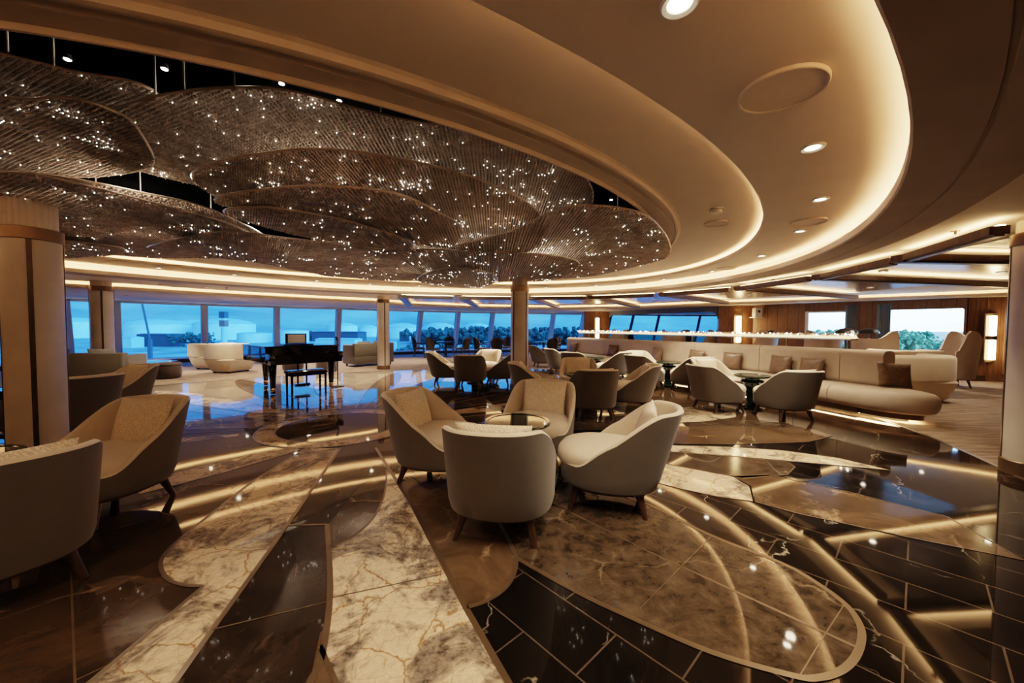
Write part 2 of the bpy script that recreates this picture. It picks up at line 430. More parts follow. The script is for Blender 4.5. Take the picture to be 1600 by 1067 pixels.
# ------------------------------------------------------------------ coffers
segs = [((1415, 408), (1562, 366)), ((1283, 436), (1398, 412)), ((1157, 453), (1265, 438)), ((1037, 462.3), (1140, 454.5)), ((926, 466.5), (1022, 463)), ((830, 467.5), (915, 467)), ((722, 467), (818, 468)), ((628, 465), (708, 467))]
outs = [(1578, 411), (1575, 447.5), (1335, 466), (1132, 474), (995, 480), (870, 481), (742, 478.5), (637, 475)]
ZC0, ZC1 = 2.30, 2.38
def beam(mb, a, b, w, z0, z1, mi=0):
    a, b = Vector(a[:2]), Vector(b[:2]); t = (b - a).normalized(); q = Vector((-t.y, t.x)) * w / 2
    vs = [(p.x, p.y, z) for z in (z0, z1) for p in (a - q, b - q, b + q, a + q)]
    mb.add(vs, [(3, 2, 1, 0), (4, 5, 6, 7), (0, 1, 5, 4), (1, 2, 6, 5), (2, 3, 7, 6), (3, 0, 4, 7)], mi)
A_ = [G(*s[0], ZC0).xy for s in segs]; B_ = [G(*s[1], ZC0).xy for s in segs]; O_ = [G(*o, ZC0).xy for o in outs]
def lens(p, th):
    return p
coffer_names = ['nearest the right column', 'second from the right column', 'third from the right column', 'fourth from the right column', 'above the banquette middle', 'above the far end of the banquette', 'behind the middle column', 'beside the slim column by the windows']
for i in range(8):
    t = thing('ceiling_coffer', 'brown timber ceiling coffer with glowing edges, ' + coffer_names[i], 'coffer', (0, 0, 0), 0, 'timber ceiling coffers over the right side')
    Op = O_[i - 1] if i > 0 else None
    a, b, o = A_[i], B_[i], O_[i]
    dirr = (o - a).normalized()
    if (o - a).length < 4.5: o = a + dirr * 4.5
    w = .20 if i < 4 else .26
    bw = MB(); beam(bw, a - dirr * .1, o, w, ZC0, ZC1); beam(bw, a - dirr * .1, o, w * .55, ZC0 - .025, ZC0); bw.build('radial_beam', M['beam'], t, False)
    bw = MB(); beam(bw, a, b, .14, ZC0, ZC1); beam(bw, a, b, .07, ZC0 - .02, ZC0); bw.build('edge_beam', M['beam'], t, False)
    st = MB(); beam(st, a + dirr * .02, b + dirr * .02, .05, ZC1 + .002, ZC1 + .012); beam(st, a + dirr * .3, o, .05, ZC1 + .002, ZC1 + .012); st.build('light_strip', M['cove_soft'], t, False)
    # sunk panel of the bay
    if i > 0:
        an = A_[i - 1]; on = O_[i - 1]; dn = (on - an).normalized()
        if (on - an).length < 4.5: on = an + dn * 4.5
        c0 = a + dirr * .5 + (an - a) * .12; c1 = an + dn * .5 - (an - a) * .12; c2 = on - dn * .4 - (on - o) * .1; c3 = o - dirr * .4 + (on - o) * .1
    else:
        an = a + Vector((.1, -2.4)); c0 = a + dirr * .5 + Vector((0, -.3)); c1 = c0 + Vector((-.2, -1.6)); c3 = o + Vector((0, -.3)); c2 = c3 + Vector((0, -1.6))
    pts = [c0, c1, c2, c3]; ar = sum(pts[k].x * pts[(k + 1) % 4].y - pts[(k + 1) % 4].x * pts[k].y for k in range(4))
    if ar < 0: pts.reverse()
    MB().prism(pts, [(0, ZO - .025), (0, ZO - .005)]).build('panel', M['coffer_panel'], t, False)

# ------------------------------------------------------------------ floor
def fp(l, z): return [G(x, y, 0).xy.to_tuple() + (z,) for x, y in l]
fm = ['m_brown', 'm_black', 'm_cream', 'm_dark', 'm_tan', 'm_petal', 'm_grey', 'brass']
floor = MB()
S = 1.22
base = ell(Aa * S, Ab * S, 0)
floor.add(base, [tuple(range(NE))], 0)
lay = [0.0]
def inlay(pts, mat, z):
    floor.add([(p[0], p[1], z) for p in pts], [tuple(range(len(pts)))], fm.index(mat))
def strip(pts, w=.022, z=.004):
    pts = [Vector((p[0], p[1])) for p in pts]; vs = []; n = len(pts)
    for i in range(n):
        t = (pts[min(i + 1, n - 1)] - pts[max(i - 1, 0)]).normalized(); q = Vector((-t.y, t.x)) * w / 2
        vs += [(*(pts[i] - q), z), (*(pts[i] + q), z)]
    floor.add(vs, [(2 * i, 2 * i + 2, 2 * i + 3, 2 * i + 1) for i in range(n - 1)], 7)
def curve_px(l, n=5, closed=False): return [p.xy for p in spline([G(x, y, 0) for x, y in l], n, closed)]
MCx, MCy = -2.45, 5.35
def polar(r, th): return Vector((MCx + r * math.cos(th), MCy + r * math.sin(th)))
def rim(th, s=S * .995):
    lo, hi = 0.0, 14.0
    for _ in range(30):
        m = (lo + hi) / 2; p = polar(m, th) - Vector((CX, CY)); ca, sa = math.cos(ANG), math.sin(ANG)
        u, v = (p.x * ca + p.y * sa) / Aa, (-p.x * sa + p.y * ca) / Ab
        if u * u + v * v < s * s: lo = m
        else: hi = m
    return lo
# black tiled sector to the right
th0 = math.atan2(G(794, 1067).y - MCy, G(794, 1067).x - MCx); th1 = R(-2)
black = [polar(.9, th0)] + [polar(rim(th0 + (th1 - th0) * k / 30), th0 + (th1 - th0) * k / 30) for k in range(31)] + [polar(.9, th1)]
inlay(black, 'm_black', .0008)
# pale far sector by the windows
far_s = [polar(.9, R(75))] + [polar(rim(R(75 + 115 * k / 30)), R(75 + 115 * k / 30)) for k in range(31)] + [polar(.9, R(190))]
inlay(far_s, 'm_grey', .0008)
for th, wd, r0, r1, mt in ((85, .26, 1.2, 5.5, 'm_dark'), (100, .3, 1.2, 6.5, 'm_tan'), (118, .34, 1.2, 6.2, 'm_cream'), (136, .3, 1.2, 6.8, 'm_dark'), (152, .34, 1.2, 6.0, 'm_cream'), (168, .3, 1.2, 6.4, 'm_tan'), (60, .3, 1.2, 6.0, 'm_dark'), (45, .36, 1.2, 5.6, 'm_tan'), (30, .4, 1.2, 6.5, 'm_cream'), (14, .4, 1.3, 6.2, 'm_tan'), (2, .35, 1.3, 6.6, 'm_petal'), (205, .3, 1.2, 6.2, 'm_cream'), (190, .3, 1.2, 6.0, 'm_dark')):
    d = Vector((math.cos(R(th)), math.sin(R(th)))); q = Vector((-d.y, d.x)); c = Vector((MCx, MCy)); L = []; Rr = []
    for k in range(17):
        u = k / 16; w = wd * math.sin(math.pi * min(1, .12 + u * .88)) ** .7 * (.4 + u)
        L.append(c + d * (r0 + (r1 - r0) * u) + q * w); Rr.append(c + d * (r0 + (r1 - r0) * u) - q * w)
    pts = L + Rr[::-1]; inlay(pts, mt, .0014); strip(L + Rr[::-1], .016, .0034)
# left cream rays
A0 = [(444, 698), (472, 702), (352, 738), (218, 772), (206, 756), (330, 726)]
inlay(fp(A0, 0), 'm_cream', .0016); strip(fp(A0, 0), .02)
Aleft = curve_px([(480, 700), (399, 750), (332, 802), (272, 850), (251, 880), (262, 905), (290, 915), (318, 916)], 4)
Apoly = [G(532, 700).xy] + Aleft + [G(232, 990).xy, G(110, 1092).xy, G(240, 1112).xy, G(275, 1064).xy, G(430, 848).xy]
inlay(Apoly, 'm_cream', .0018); strip(Aleft + [G(232, 990).xy, G(110, 1092).xy]); strip([G(532, 700).xy, G(430, 848).xy, G(275, 1064).xy, G(200, 1160).xy], .026)
B0 = [(532, 700), (430, 848), (275, 1064), (200, 1180), (470, 1180), (484, 1067), (503, 1025), (513, 960), (515, 921), (513, 870), (511, 820), (560, 760), (600, 735), (587, 700)]
inlay(fp(B0, 0), 'm_dark', .0016)
strip(fp([(451, 821), (511, 820)], 0), .02); strip(curve_px([(511, 820), (516, 921), (503, 1025), (484, 1067), (470, 1120)], 4), .03); strip(fp([(330, 985), (512, 941)], 0), .008)
Cl = curve_px([(604, 734), (601, 771), (582, 812), (546, 842), (514, 857)], 4)
Cpoly = Cl + [G(516, 940).xy, G(509, 1022).xy, G(524, 1067).xy, G(545, 1180).xy, G(860, 1180).xy, G(794, 1067).xy, G(726, 947).xy, G(644, 790).xy, G(587, 700).xy]
inlay(Cpoly, 'm_cream', .0022); strip(Cl, .016); strip([G(587, 700).xy, G(644, 790).xy, G(726, 947).xy, G(794, 1067).xy, G(850, 1165).xy], .03); strip(fp([(516, 935), (690, 898)], 0), .006)
strip(fp([(500, 1010), (535, 1090)], 0), .02); inlay(fp([(500, 990), (524, 960), (545, 1180), (465, 1180), (484, 1067)], 0), 'm_tan', .0021)
Dr = curve_px([(760, 790), (779, 816), (803, 862), (806, 885), (798, 908), (782, 926), (757, 941), (729, 950)], 5)
inlay([G(587, 700).xy, G(660, 690).xy, G(760, 700).xy] + Dr, 'm_tan', .0020); strip(Dr, .026)
Et = curve_px([(880, 752), (1000, 784), (1108, 836), (1220, 880), (1280, 914), (1322, 946), (1343, 976), (1346, 1002), (1335, 1030), (1312, 1050), (1278, 1060), (1236, 1056), (1112, 1020), (1000, 972), (900, 925), (801, 869)], 5)
inlay([G(760, 790).xy, G(800, 735).xy] + Et, 'm_petal', .0024); strip(Et, .03, .0044)
strip(fp([(850, 778), (884, 797), (1000, 856), (1338, 1012)], 0), .016); strip(fp([(1000, 952), (1060, 890), (1112, 838)], 0), .005); strip(fp([(1250, 1056), (1284, 1000), (1320, 944)], 0), .005)
for l, mt in (([(1000, 720), (1024, 722), (1085, 734), (1144, 744), (1172, 760), (1178, 784), (1120, 776), (1064, 764), (1000, 748)], 'm_cream'),
              ([(1144, 744), (1200, 742), (1330, 770), (1480, 808), (1600, 876), (1420, 840), (1248, 803), (1178, 784), (1172, 760)], 'm_tan'),
              ([(1040, 696), (1130, 698), (1224, 704), (1310, 716), (1392, 735), (1280, 725), (1160, 714), (1050, 706)], 'm_cream'),
              ([(1000, 704), (1060, 707), (1160, 715), (1232, 722), (1242, 730), (1230, 742), (1160, 748), (1085, 733), (1000, 718)], 'm_petal'),
              ([(1036, 667), (1160, 667), (1276, 671), (1301, 681), (1262, 691), (1150, 694), (1040, 693)], 'm_tan'),
              ([(1000, 640), (1080, 636), (1150, 640), (1150, 652), (1100, 659), (1000, 662)], 'm_cream')):
    inlay(fp(l, 0), mt, .0028); strip(fp(l + l[:1], 0), .014, .0044)
# medallion
cir = [polar(1.02, 2 * math.pi * k / 64) for k in range(64)]; inlay(cir, 'm_cream', .0032); strip(cir + cir[:2], .03, .005)
cir = [polar(.80, 2 * math.pi * k / 64) for k in range(64)]; inlay(cir, 'm_brown', .0040); strip(cir + cir[:2], .03, .0056)
me_floor = struct(floor.build('floor', [M[k] for k in fm], None, False))
# carpet ring out to the walls
wout = WBT + wall_close; cl = []
for p in base:
    th = math.atan2(p[1] - CY, p[0] - CX); r2 = by_angle(wout, th) + .1; cl.append((CX + r2 * math.cos(th), CY + r2 * math.sin(th), .004))
rings([[(p[0], p[1], -.02) for p in base], [(p[0], p[1], .004) for p in base], cl], M['carpet'], 'floor_carpet', smooth=False)
rings([ell(Aa * S - .03, Ab * S - .03, .004), ell(Aa * S + .01, Ab * S + .01, .007)], M['brass'], 'trim_4')

# ------------------------------------------------------------------ front windows
def at_px(path, px):
    for i in range(len(path) - 1):
        a, b = path[i], path[i + 1]
        pa, pb = 800 + a.x / a.y * F, 800 + b.x / b.y * F
        if pa <= px <= pb: u = (px - pa) / (pb - pa); return i + u
    return None
def on(path, k): i = min(int(k), len(path) - 2); return path[i].lerp(path[i + 1], k - i)
mull = [-70, 30, 103, 183, 320, 433, 530, 597, 658, 716, 770, 818, 865, 913, 955, 990, 1030, 1094, 1140]
ks = [at_px(WT, p) for p in mull]
ZT, ZS = 2.27, .16
def wpt(k, z):
    t = (z - 0) / (2.35); return on(WBT, k).lerp(on(WT, k), min(1, t)).to_3d() + Vector((0, 0, z))
pairs = [(ks[i], ks[i + 1]) for i in range(len(ks) - 1) if ks[i] is not None and ks[i + 1] is not None]
for n_, (k0, k1) in enumerate(pairs):
    dark = n_ >= len(pairs) - 6
    mm = M['mullion_d'] if n_ >= len(pairs) - 5 else M['mullion']
    w = MB(); dk = .05 * (k1 - k0)
    steps = 5
    for e in (k0, k1):
        w.tube([wpt(e, ZS), wpt(e, ZT)], .09 if n_ >= len(pairs) - 5 else .15, 4)
    for z in (ZS, ZT):
        w.tube([wpt(k0 + (k1 - k0) * j / steps, z) for j in range(steps + 1)], .06, 4)
    fr = struct(w.build('window_%d' % (n_ + 1), mm, None, False))
    g = MB(); vs = []
    for j in range(steps + 1):
        k = k0 + (k1 - k0) * j / steps; vs += [wpt(k, ZS), wpt(k, ZT)]
    g.add(vs, [(2 * j, 2 * j + 2, 2 * j + 3, 2 * j + 1) for j in range(steps)])
    g.build('glass_pane', M['glass_blue'], fr)
# spandrels under and above the glass
lo = MB(); kk = [ks[0] if ks[0] else 0 + i * 0 for i in range(1)]
kmin, kmax = 0.0, len(WT) - 1.0
N_ = 80
vs = []; vs2 = []
for j in range(N_ + 1):
    k = kmin + (kmax - kmin) * j / N_
    a = wpt(k, 0); b = wpt(k, ZS); nrm = (on(WT, k) - on(WBT, k)).normalized().to_3d()
    vs += [a + nrm * .25, a + nrm * .25 + Vector((0, 0, ZS - .02)), b - nrm * .05, b + Vector((0, 0, -.06)) - nrm * .05]
    vs2 += [wpt(k, ZT), on(WT, k).to_3d() + Vector((0, 0, ZK + .04))]
lo.add(vs, [(4 * j + c, 4 * j + 4 + c, 4 * j + 5 + c, 4 * j + 1 + c) for j in range(N_) for c in range(3)])
struct(lo.build('baseboard_front', M['walnut_dark'], None, False))
hi = MB(); hi.add(vs2, [(2 * j, 2 * j + 2, 2 * j + 3, 2 * j + 1) for j in range(N_)])
struct(hi.build('wall_front', M['trim_paint'], None, False))
# remaining walls
def wallseg(mb, a, b, z0, z1, th=.12): beam(mb, a, b, th, z0, z1)
w = MB(); wallseg(w, WT[0], (-18, 3), 0, 2.5); wallseg(w, (-18, 3), (-17, -5.5), 0, 2.5); struct(w.build('wall_left', M['wood_wall'], None, False))
w = MB(); wallseg(w, (-17, -5.5), (15, -5.5), 0, 2.5); struct(w.build('wall_back', M['wood_wall'], None, False))
w = MB(); wallseg(w, (15, -5.5), (16.2, 4), 0, 2.5); wallseg(w, (16.2, 4), P_[1760], 0, 2.5); wallseg(w, (11.6, 15.6), (16.9, 23.6), 0, 2.5); wallseg(w, (16.9, 23.6), WBT[-1], 0, 2.5); wallseg(w, (11.6, 15.6), P_[1176], 0, 2.5); struct(w.build('wall_right', M['wood_wall'], None, False))

# inner wood wall with two windows on the right
w = MB()
wallseg(w, P_[1176], P_[1257], 0, 2.46); wallseg(w, P_[1330], P_[1364], 0, 2.46); wallseg(w, P_[1509], P_[1600], 0, 2.46); wallseg(w, P_[1600], P_[1760], 0, 2.46)
wallseg(w, P_[1257], P_[1330], 0, .62); wallseg(w, P_[1257], P_[1330], 2.02, 2.46); wallseg(w, P_[1364], P_[1509], 0, .60); wallseg(w, P_[1364], P_[1509], 2.06, 2.46)
# rounded top corners of the big window
def fillet(mb, a, b, ztop, r, th=.12):
    a, b = Vector(a), Vector(b); t = (b - a).normalized(); q = Vector((-t.y, t.x)) * th / 2
    for base_, sg in ((a, 1), (b, -1)):
        pts = [base_.to_3d() + Vector((0, 0, ztop))]
        for k in range(9):
            an = R(90 * k / 8); pts.append((base_ + t * sg * r * (1 - math.cos(an))).to_3d() + Vector((0, 0, ztop - r + r * math.sin(an))))
        n = len(pts); vs = [p - q.to_3d() for p in pts] + [p + q.to_3d() for p in pts]
        mb.add(vs, [tuple(range(n)), tuple(reversed(range(n, 2 * n)))] + [(i, (i + 1) % n, n + (i + 1) % n, n + i) for i in range(n)])
fillet(w, P_[1364], P_[1509], 2.06, .22)
struct(w.build('wall_inner', M['wood_wall'], None, False))
bb = MB(); nq = Vector((0, -.08))
wallseg(bb, P_[1509] + nq, P_[1760] + nq, 0, .16, .05); wallseg(bb, P_[1364] + nq, P_[1509] + nq, 0, .16, .05); struct(bb.build('baseboard_right', M['walnut_dark'], None, False))
pf = MB()
for u in (.12, .30, .62, .84):   # upright panel mouldings
    p = P_[1509].lerp(P_[1600], u) + Vector((0, -.075)); pf.box((p.x, p.y, 1.25), (.03, .03, 2.1))
struct(pf.build('trim_5', M['wood_wall'], None, False))
for n_, (a, b, z0, z1) in enumerate(((1257, 1330, .62, 2.02), (1364, 1509, .60, 2.06))):
    g = MB(); a, b = P_[a], P_[b]
    fr = MB(); wallseg(fr, a, b, z0, z0 + .05, .16); wallseg(fr, a, b, z1 - .05, z1, .10); t = (b - a).normalized()
    wallseg(fr, a, a + t * .10, z0, z1, .16); wallseg(fr, b - t * .05, b, z0, z1, .16)
    o = struct(fr.build('window_%d' % (len(pairs) + 1 + n_), M['mullion'] if n_ == 0 else M['wood_wall'], None, False))
    g.add([a.to_3d() + Vector((0, 0, z0)), b.to_3d() + Vector((0, 0, z0)), b.to_3d() + Vector((0, 0, z1)), a.to_3d() + Vector((0, 0, z1))], [(0, 1, 2, 3)])
    g.build('glass_pane', M['glass_clear'], o)

# wood pillars carrying sconces, with the header between them
def d_pillar(name, a, b, depth, label):
    a, b = Vector(a), Vector(b); t = (b - a).normalized(); q = Vector((t.y, -t.x)); w_ = (b - a).length
    out = []
    for k in range(13):
        u = k / 12; bul = math.sin(math.pi * u) * depth * .35 + depth * .1; p = a + t * w_ * u + q * bul; out.append((p.x, p.y))
    bk = [b - q * depth, a - q * depth]; out += [(p.x, p.y) for p in bk]
    o = MB().prism(out, [(0, 0), (0, 2.312)]).build(name, M['wood_panel'], None, True, 30)
    tag(o, label, 'pillar')
    return o, (a + b) / 2 + q * (depth * .45)
p1a, p1b = GD(912, 20.2).xy, GD(952, 20.0).xy
p2a, p2b = GD(1122, 14.9).xy, GD(1177, 14.4).xy
pil1, s1 = d_pillar('wood_pillar', p1a, p1b, .5, 'grooved wood pillar with a sconce at the far end of the banquette')
pil2, s2 = d_pillar('wood_pillar', p2a, p2b, .6, 'grooved wood pillar with a sconce between the blue and the white windows')
hd = MB(); wallseg(hd, p1b, p2a, 2.10, 2.46, .14); fillet(hd, p1b, p2a, 2.10, .30, .14)
struct(hd.build('wall_header', M['mullion_d'], None, False))

def sconce(p, z0, z1, w, label, two=False):
    t = thing('wall_sconce', label, 'wall lamp', (p.x, p.y, 0), 0, 'vertical wall sconces')
    MB().box((0, 0.02, (z0 + z1) / 2), (w * 1.9, .03, z1 - z0 + .12)).build('back_plate', M['bronze'], t, False)
    if two:
        m = (z0 + z1) / 2
        for a, b in ((z0, m - .05), (m + .05, z1)): MB().lathe([(0, a), (w / 2, a + .01), (w / 2, b - .01), (0, b)], 16, (0, -.05, 0)).build('glass_tube', M['sconce'], t)
        MB().lathe([(w * .6, m - .05), (w * .6, m + .05)], 16, (0, -.05, 0)).build('collar', M['bronze'], t)
    else:
        MB().lathe([(0, z0), (w / 2, z0 + .01), (w / 2, z1 - .01), (0, z1)], 16, (0, -.05, 0)).build('glass_tube', M['sconce'], t)
    return t
sconce(s1 + Vector((0, -.1)), .9, 1.95, .16, 'glowing vertical sconce on the wood pillar at the far end of the banquette')
sconce(s2 + Vector((0, -.1)), .9, 1.90, .16, 'glowing vertical sconce on the wood pillar beside the blue windows')
ps = P_[1509].lerp(P_[1600], .5)
sconce(Vector((GD(1553, 10.1).x, ps.y - .12)), .60, 1.80, .13, 'two part glowing sconce on the wood wall at right', True)

# ------------------------------------------------------------------ columns
def column(x, y, label, proto=[None]):
    if proto[0] is None:
        t = thing('column', label, 'column', (x, y, 0), 0, 'round parchment clad columns'); proto[0] = t
        MB().lathe([(.215, 0.0), (.215, .13), (.205, .14)], 40).build('plinth', M['bronze'], t)
        MB().lathe([(.2, .14), (.2, 2.22)], 48).build('shaft', M['parchment'], t)
        for k in range(4):
            a = R(90 * k - 43); MB().box((.2 * math.cos(a), .2 * math.sin(a), 1.18), (.012, .035, 2.08), a).build('wood_strip', M['walnut_dark'], t, False)
        MB().lathe([(.2, 2.22), (.213, 2.225), (.213, 2.335), (.2, 2.34)], 48).build('collar', M['bronze'], t)
        fl = MB(); pts = []
        for k in range(96): r = .178 + (.0 if k % 4 else -.008); pts.append((r * math.cos(2 * math.pi * k / 96), r * math.sin(2 * math.pi * k / 96)))
        fl.prism(pts, [(0, 2.34), (0, 2.72)]).build('fluted_capital', M['white_cap'], t)
        return t
    return dup(proto[0], (x, y, 0), R(-14) if abs(x + 4.33) < .1 else 0, label)
COLS = [(-4.70, 3.72, 'round parchment column at left behind the foreground armchairs'),
        (5.07, 3.62, 'round parchment column cut off by the right edge'),
        (0.17, 8.55, 'round parchment column in the middle of the lounge'),
        (-4.33, 12.7, 'slim looking round column by the olive loveseat'),
        (-9.65, 8.9, 'round parchment column behind the left column by the dark sofa')]
for c in COLS: column(*c)

# ------------------------------------------------------------------ tub chairs, cushions, tables
def se(a, b, phi, n=2.5):
    s_, c_ = math.sin(phi), math.cos(phi)
    return a * math.copysign(abs(s_) ** (2 / n), s_), -b * math.copysign(abs(c_) ** (2 / n), c_)
def tub_pt(phi, z, inset=0.0):
    k = (z - .2) / .6; sc = .93 + .06 * max(0, k)
    x, y = se(.395 * sc - inset, .41 * sc - inset, phi); bk = max(0, math.cos(phi))
    return (x, y - .15 * max(0, k) * bk ** .8, z)
def tub_top(phi):
    a = abs((phi + math.pi) % (2 * math.pi) - math.pi); return .365 + .415 * smooth01(1 - (a - R(46)) / R(76)) - .02 * (1 - math.cos(min(a, R(60)) * 1.5)) * .5
def make_tub():
    t = thing('tub_chair', 'x', 'armchair')
    n = 72; rows = 9; ph = [2 * math.pi * k / n for k in range(n)]
    o = MB(); vs = []
    for j in range(rows + 1):
        for p in ph: vs.append(tub_pt(p, .195 + (tub_top(p) - .195) * j / rows, 0.01 * (1 - min(1, j / 1.0))))
    o.add(vs, [(j * n + k, j * n + (k + 1) % n, (j + 1) * n + (k + 1) % n, (j + 1) * n + k) for j in range(rows) for k in range(n)])
    o.build('outer_shell', M['tweed'], t, True, 180)
    o = MB(); vs = []
    for p in ph:
        h = tub_top(p); vs.append(tub_pt(p, h))
    for ins, dz in ((.006, .012), (.022, .018), (.040, .010), (.048, -.01)):
        for p in ph: h = tub_top(p); x, y, _ = tub_pt(p, h, ins); vs.append((x, y, h + dz))
    for j in range(1, 6):
        for p in ph:
            h = tub_top(p); z = h - .01 + (.33 - h + .01) * j / 5; x, y, _ = tub_pt(p, z, .05 + .01 * j / 5); vs.append((x, y, z))
    o.add(vs, [(j * n + k, j * n + (k + 1) % n, (j + 1) * n + (k + 1) % n, (j + 1) * n + k) for j in range(9) for k in range(n)])
    o.build('inner_back', M['cream_fab'], t, True, 180)
    out = []
    for k in range(48):
        x, y = se(.345, .365, 2 * math.pi * k / 48, 2.4); out.append((x, y + .04))
    MB().prism(out, [(.03, .30), (.0, .34), (-.012, .385), (-.004, .425), (.025, .455), (.08, .473), (.16, .482), (.26, .484)]).build('seat_cushion', M['cream_fab'], t, True, 180)
    out = [se(.335, .335, 2 * math.pi * k / 48) for k in range(48)]
    MB().prism(out, [(.02, .165), (0, .17), (0, .2), (.02, .202)]).build('base_ring', M['walnut_dark'], t)
    for sx, sy in ((-1, -1), (1, -1), (-1, 1), (1, 1)):
        MB().tube([(sx * .215, sy * .225, .18), (sx * .265, sy * .28, 0)], [.032, .019], 10).build('leg', M['walnut_dark'], t)
    return t
def pillow_mesh(name, w, h, th, mat):
    n = 14; vs = []; fs = []
    for sd in (1, -1):
        for j in range(n + 1):
            for i in range(n + 1):
                u, v = i / n * 2 - 1, j / n * 2 - 1; e = (max(0, 1 - abs(u) ** 2.6) * max(0, 1 - abs(v) ** 2.6)) ** .55
                px_, pz_ = u * w / 2 * (1 - .05 * (1 - v * v)), v * h / 2 * (1 - .05 * (1 - u * u))
                vs.append((px_, sd * th / 2 * e + sd * .004, pz_))
    m = n + 1
    for s_ in range(2):
        for j in range(n):
            for i in range(n):
                o = s_ * m * m; f = (o + j * m + i, o + j * m + i + 1, o + (j + 1) * m + i + 1, o + (j + 1) * m + i); fs.append(f if s_ else f[::-1])
    edge = [i for i in range(m)] + [j * m + n for j in range(1, m)] + [n * m + i for i in range(n - 1, -1, -1)] + [j * m for j in range(n - 1, 0, -1)]
    for a, b in zip(edge, edge[1:] + edge[:1]): fs.append((a, b, b + m * m, a + m * m))
    return MB().add(vs, fs).build(name, mat, None, True, 180)
TUB = None; PIL = None
def place_chair(x, y, fx, fy, label, group, pil=None):
    """chair at (x, y) facing the point (fx, fy)"""
    global TUB, PIL
    rz = math.atan2(fy - y, fx - x) - math.pi / 2
    if TUB is None: TUB = make_tub(); r = TUB; r.location = (x, y, 0); r.rotation_euler = (0, 0, rz); r['label'] = label; r['group'] = group
    else: r = dup(TUB, (x, y, 0), rz, label, group)
    if pil:
        if PIL is None: PIL = pillow_mesh('cushion', .50, .40, .13, M['pillow']); c = PIL; tag(c, pil, 'cushion', 'patterned cushions on the tub chairs')
        else: c = PIL.copy(); col.objects.link(c); c['label'] = pil
        c.rotation_euler = (Matrix.Rotation(rz + random.uniform(-.04, .04), 4, 'Z') @ Matrix.Rotation(R(16), 4, 'X')).to_euler()
        lc = Vector((0, -.275, .607)); lc.rotate(Matrix.Rotation(rz, 3, 'Z')); c.location = (x + lc.x, y + lc.y, lc.z)
    return r
TAB = None
def place_table(x, y, label):
    global TAB
    if TAB is None:
        t = thing('side_table', label, 'table', (x, y, 0), 0, 'dark green round side tables'); TAB = t
        MB().lathe([(0, 0), (.20, 0), (.205, .012), (.20, .03), (.10, .05), (.075, .12), (.085, .24), (.115, .34), (.125, .40), (.11, .44), (.11, .455)], 40).build('pedestal', M['green'], t)
        MB().lathe([(.11, .455), (.165, .462), (.185, .485), (.165, .508), (.12, .515), (.12, .53), (.16, .553)], 40).build('collar', M['green'], t)
        MB().lathe([(0, .553), (.26, .553), (.288, .565), (.29, .58), (.283, .59), (.255, .59), (.25, .585), (0, .585)], 56).build('tabletop', M['green'], t)
        return t
    return dup(TAB, (x, y, 0), 0, label)

G1, G2, G3, G4, G5, G6, GL, GM = ((.05, 3.30), (1.22, 6.72), (-.95, 9.65), (4.27, 6.68), (3.84, 9.25), (2.30, 10.5), (-3.42, 2.28), (-6.5, 4.9))
g = 'tub chairs around the front table'
place_chair(-.06, 2.68, *G1, 'front tub chair seen from behind, nearest to the camera', g, 'patterned cushion in the front tub chair turned away from the camera')
place_chair(.80, 3.06, *G1, 'right hand tub chair of the front table, grey shell turned to the right', g, 'patterned cushion in the right tub chair of the front table')
place_chair(-.67, 3.52, *G1, 'left tub chair of the front table with its cushion facing right', g, 'patterned cushion in the left tub chair of the front table')
place_chair(.28, 4.00, *G1, 'tub chair facing the camera across the front green table', g, 'patterned cushion facing the camera behind the front green table')
place_table(*G1, 'dark green round side table among the four front tub chairs')
g = 'tub chairs right of the middle column'
place_chair(1.27, 6.02, *G2, 'tub chair seen from behind, directly behind the front table group', g, 'patterned cushion hidden in the tub chair behind the front group')
place_chair(2.02, 6.55, *G2, 'tub chair facing left in the second row, right of the middle column', g, 'patterned cushion in the left facing tub chair of the second row')
place_chair(.47, 6.75, *G2, 'tub chair facing right just right of the middle column foot', g, 'patterned cushion in the tub chair beside the middle column foot')
place_chair(1.32, 7.45, *G2, 'tub chair facing the camera in the group right of the middle column', g, 'patterned cushion facing the camera in the group right of the middle column')
place_table(*G2, 'dark green side table hidden among the chairs right of the middle column')
g = 'tub chairs left of the middle column'
place_chair(-.98, 8.95, *G3, 'tub chair seen from behind left of the middle column', g, 'patterned cushion in the chair turned away left of the middle column')
place_chair(-1.66, 9.6, *G3, 'tub chair facing right, leftmost of the group left of the middle column', g, 'patterned cushion in the leftmost tub chair by the middle column')
place_chair(-.28, 9.45, *G3, 'tub chair facing left, partly hidden by the middle column', g, 'patterned cushion in the tub chair half behind the middle column')
place_chair(-.72, 10.35, *G3, 'tub chair facing the camera left of the middle column', g, 'patterned cushion facing the camera left of the middle column')
place_table(*G3, 'dark green side table among the chairs left of the middle column')
g = 'tub chairs at the near end of the banquette'
place_chair(3.58, 6.52, *G4, 'tub chair facing right, left of the near banquette table', g, 'patterned cushion in the right facing chair at the near banquette table')
place_chair(4.32, 5.98, *G4, 'dark looking tub chair seen from behind before the near banquette end', g, 'patterned cushion in the turned away chair before the near banquette end')
place_chair(4.05, 7.36, *G4, 'tub chair facing the camera at the near banquette table', g, 'patterned cushion facing the camera at the near banquette table')
place_table(*G4, 'dark green side table nearest to the rounded banquette end')
g = 'tub chairs at the middle of the banquette'
place_chair(3.20, 8.95, *G5, 'tub chair facing right at the middle banquette table', g, 'patterned cushion in the right facing chair at the middle banquette table')
place_chair(4.05, 8.58, *G5, 'tub chair facing left away at the middle banquette table', g, 'patterned cushion in the left facing chair at the middle banquette table')
place_chair(3.56, 10.1, *G5, 'tub chair facing the camera behind the middle banquette table', g, 'patterned cushion facing the camera behind the middle banquette table')
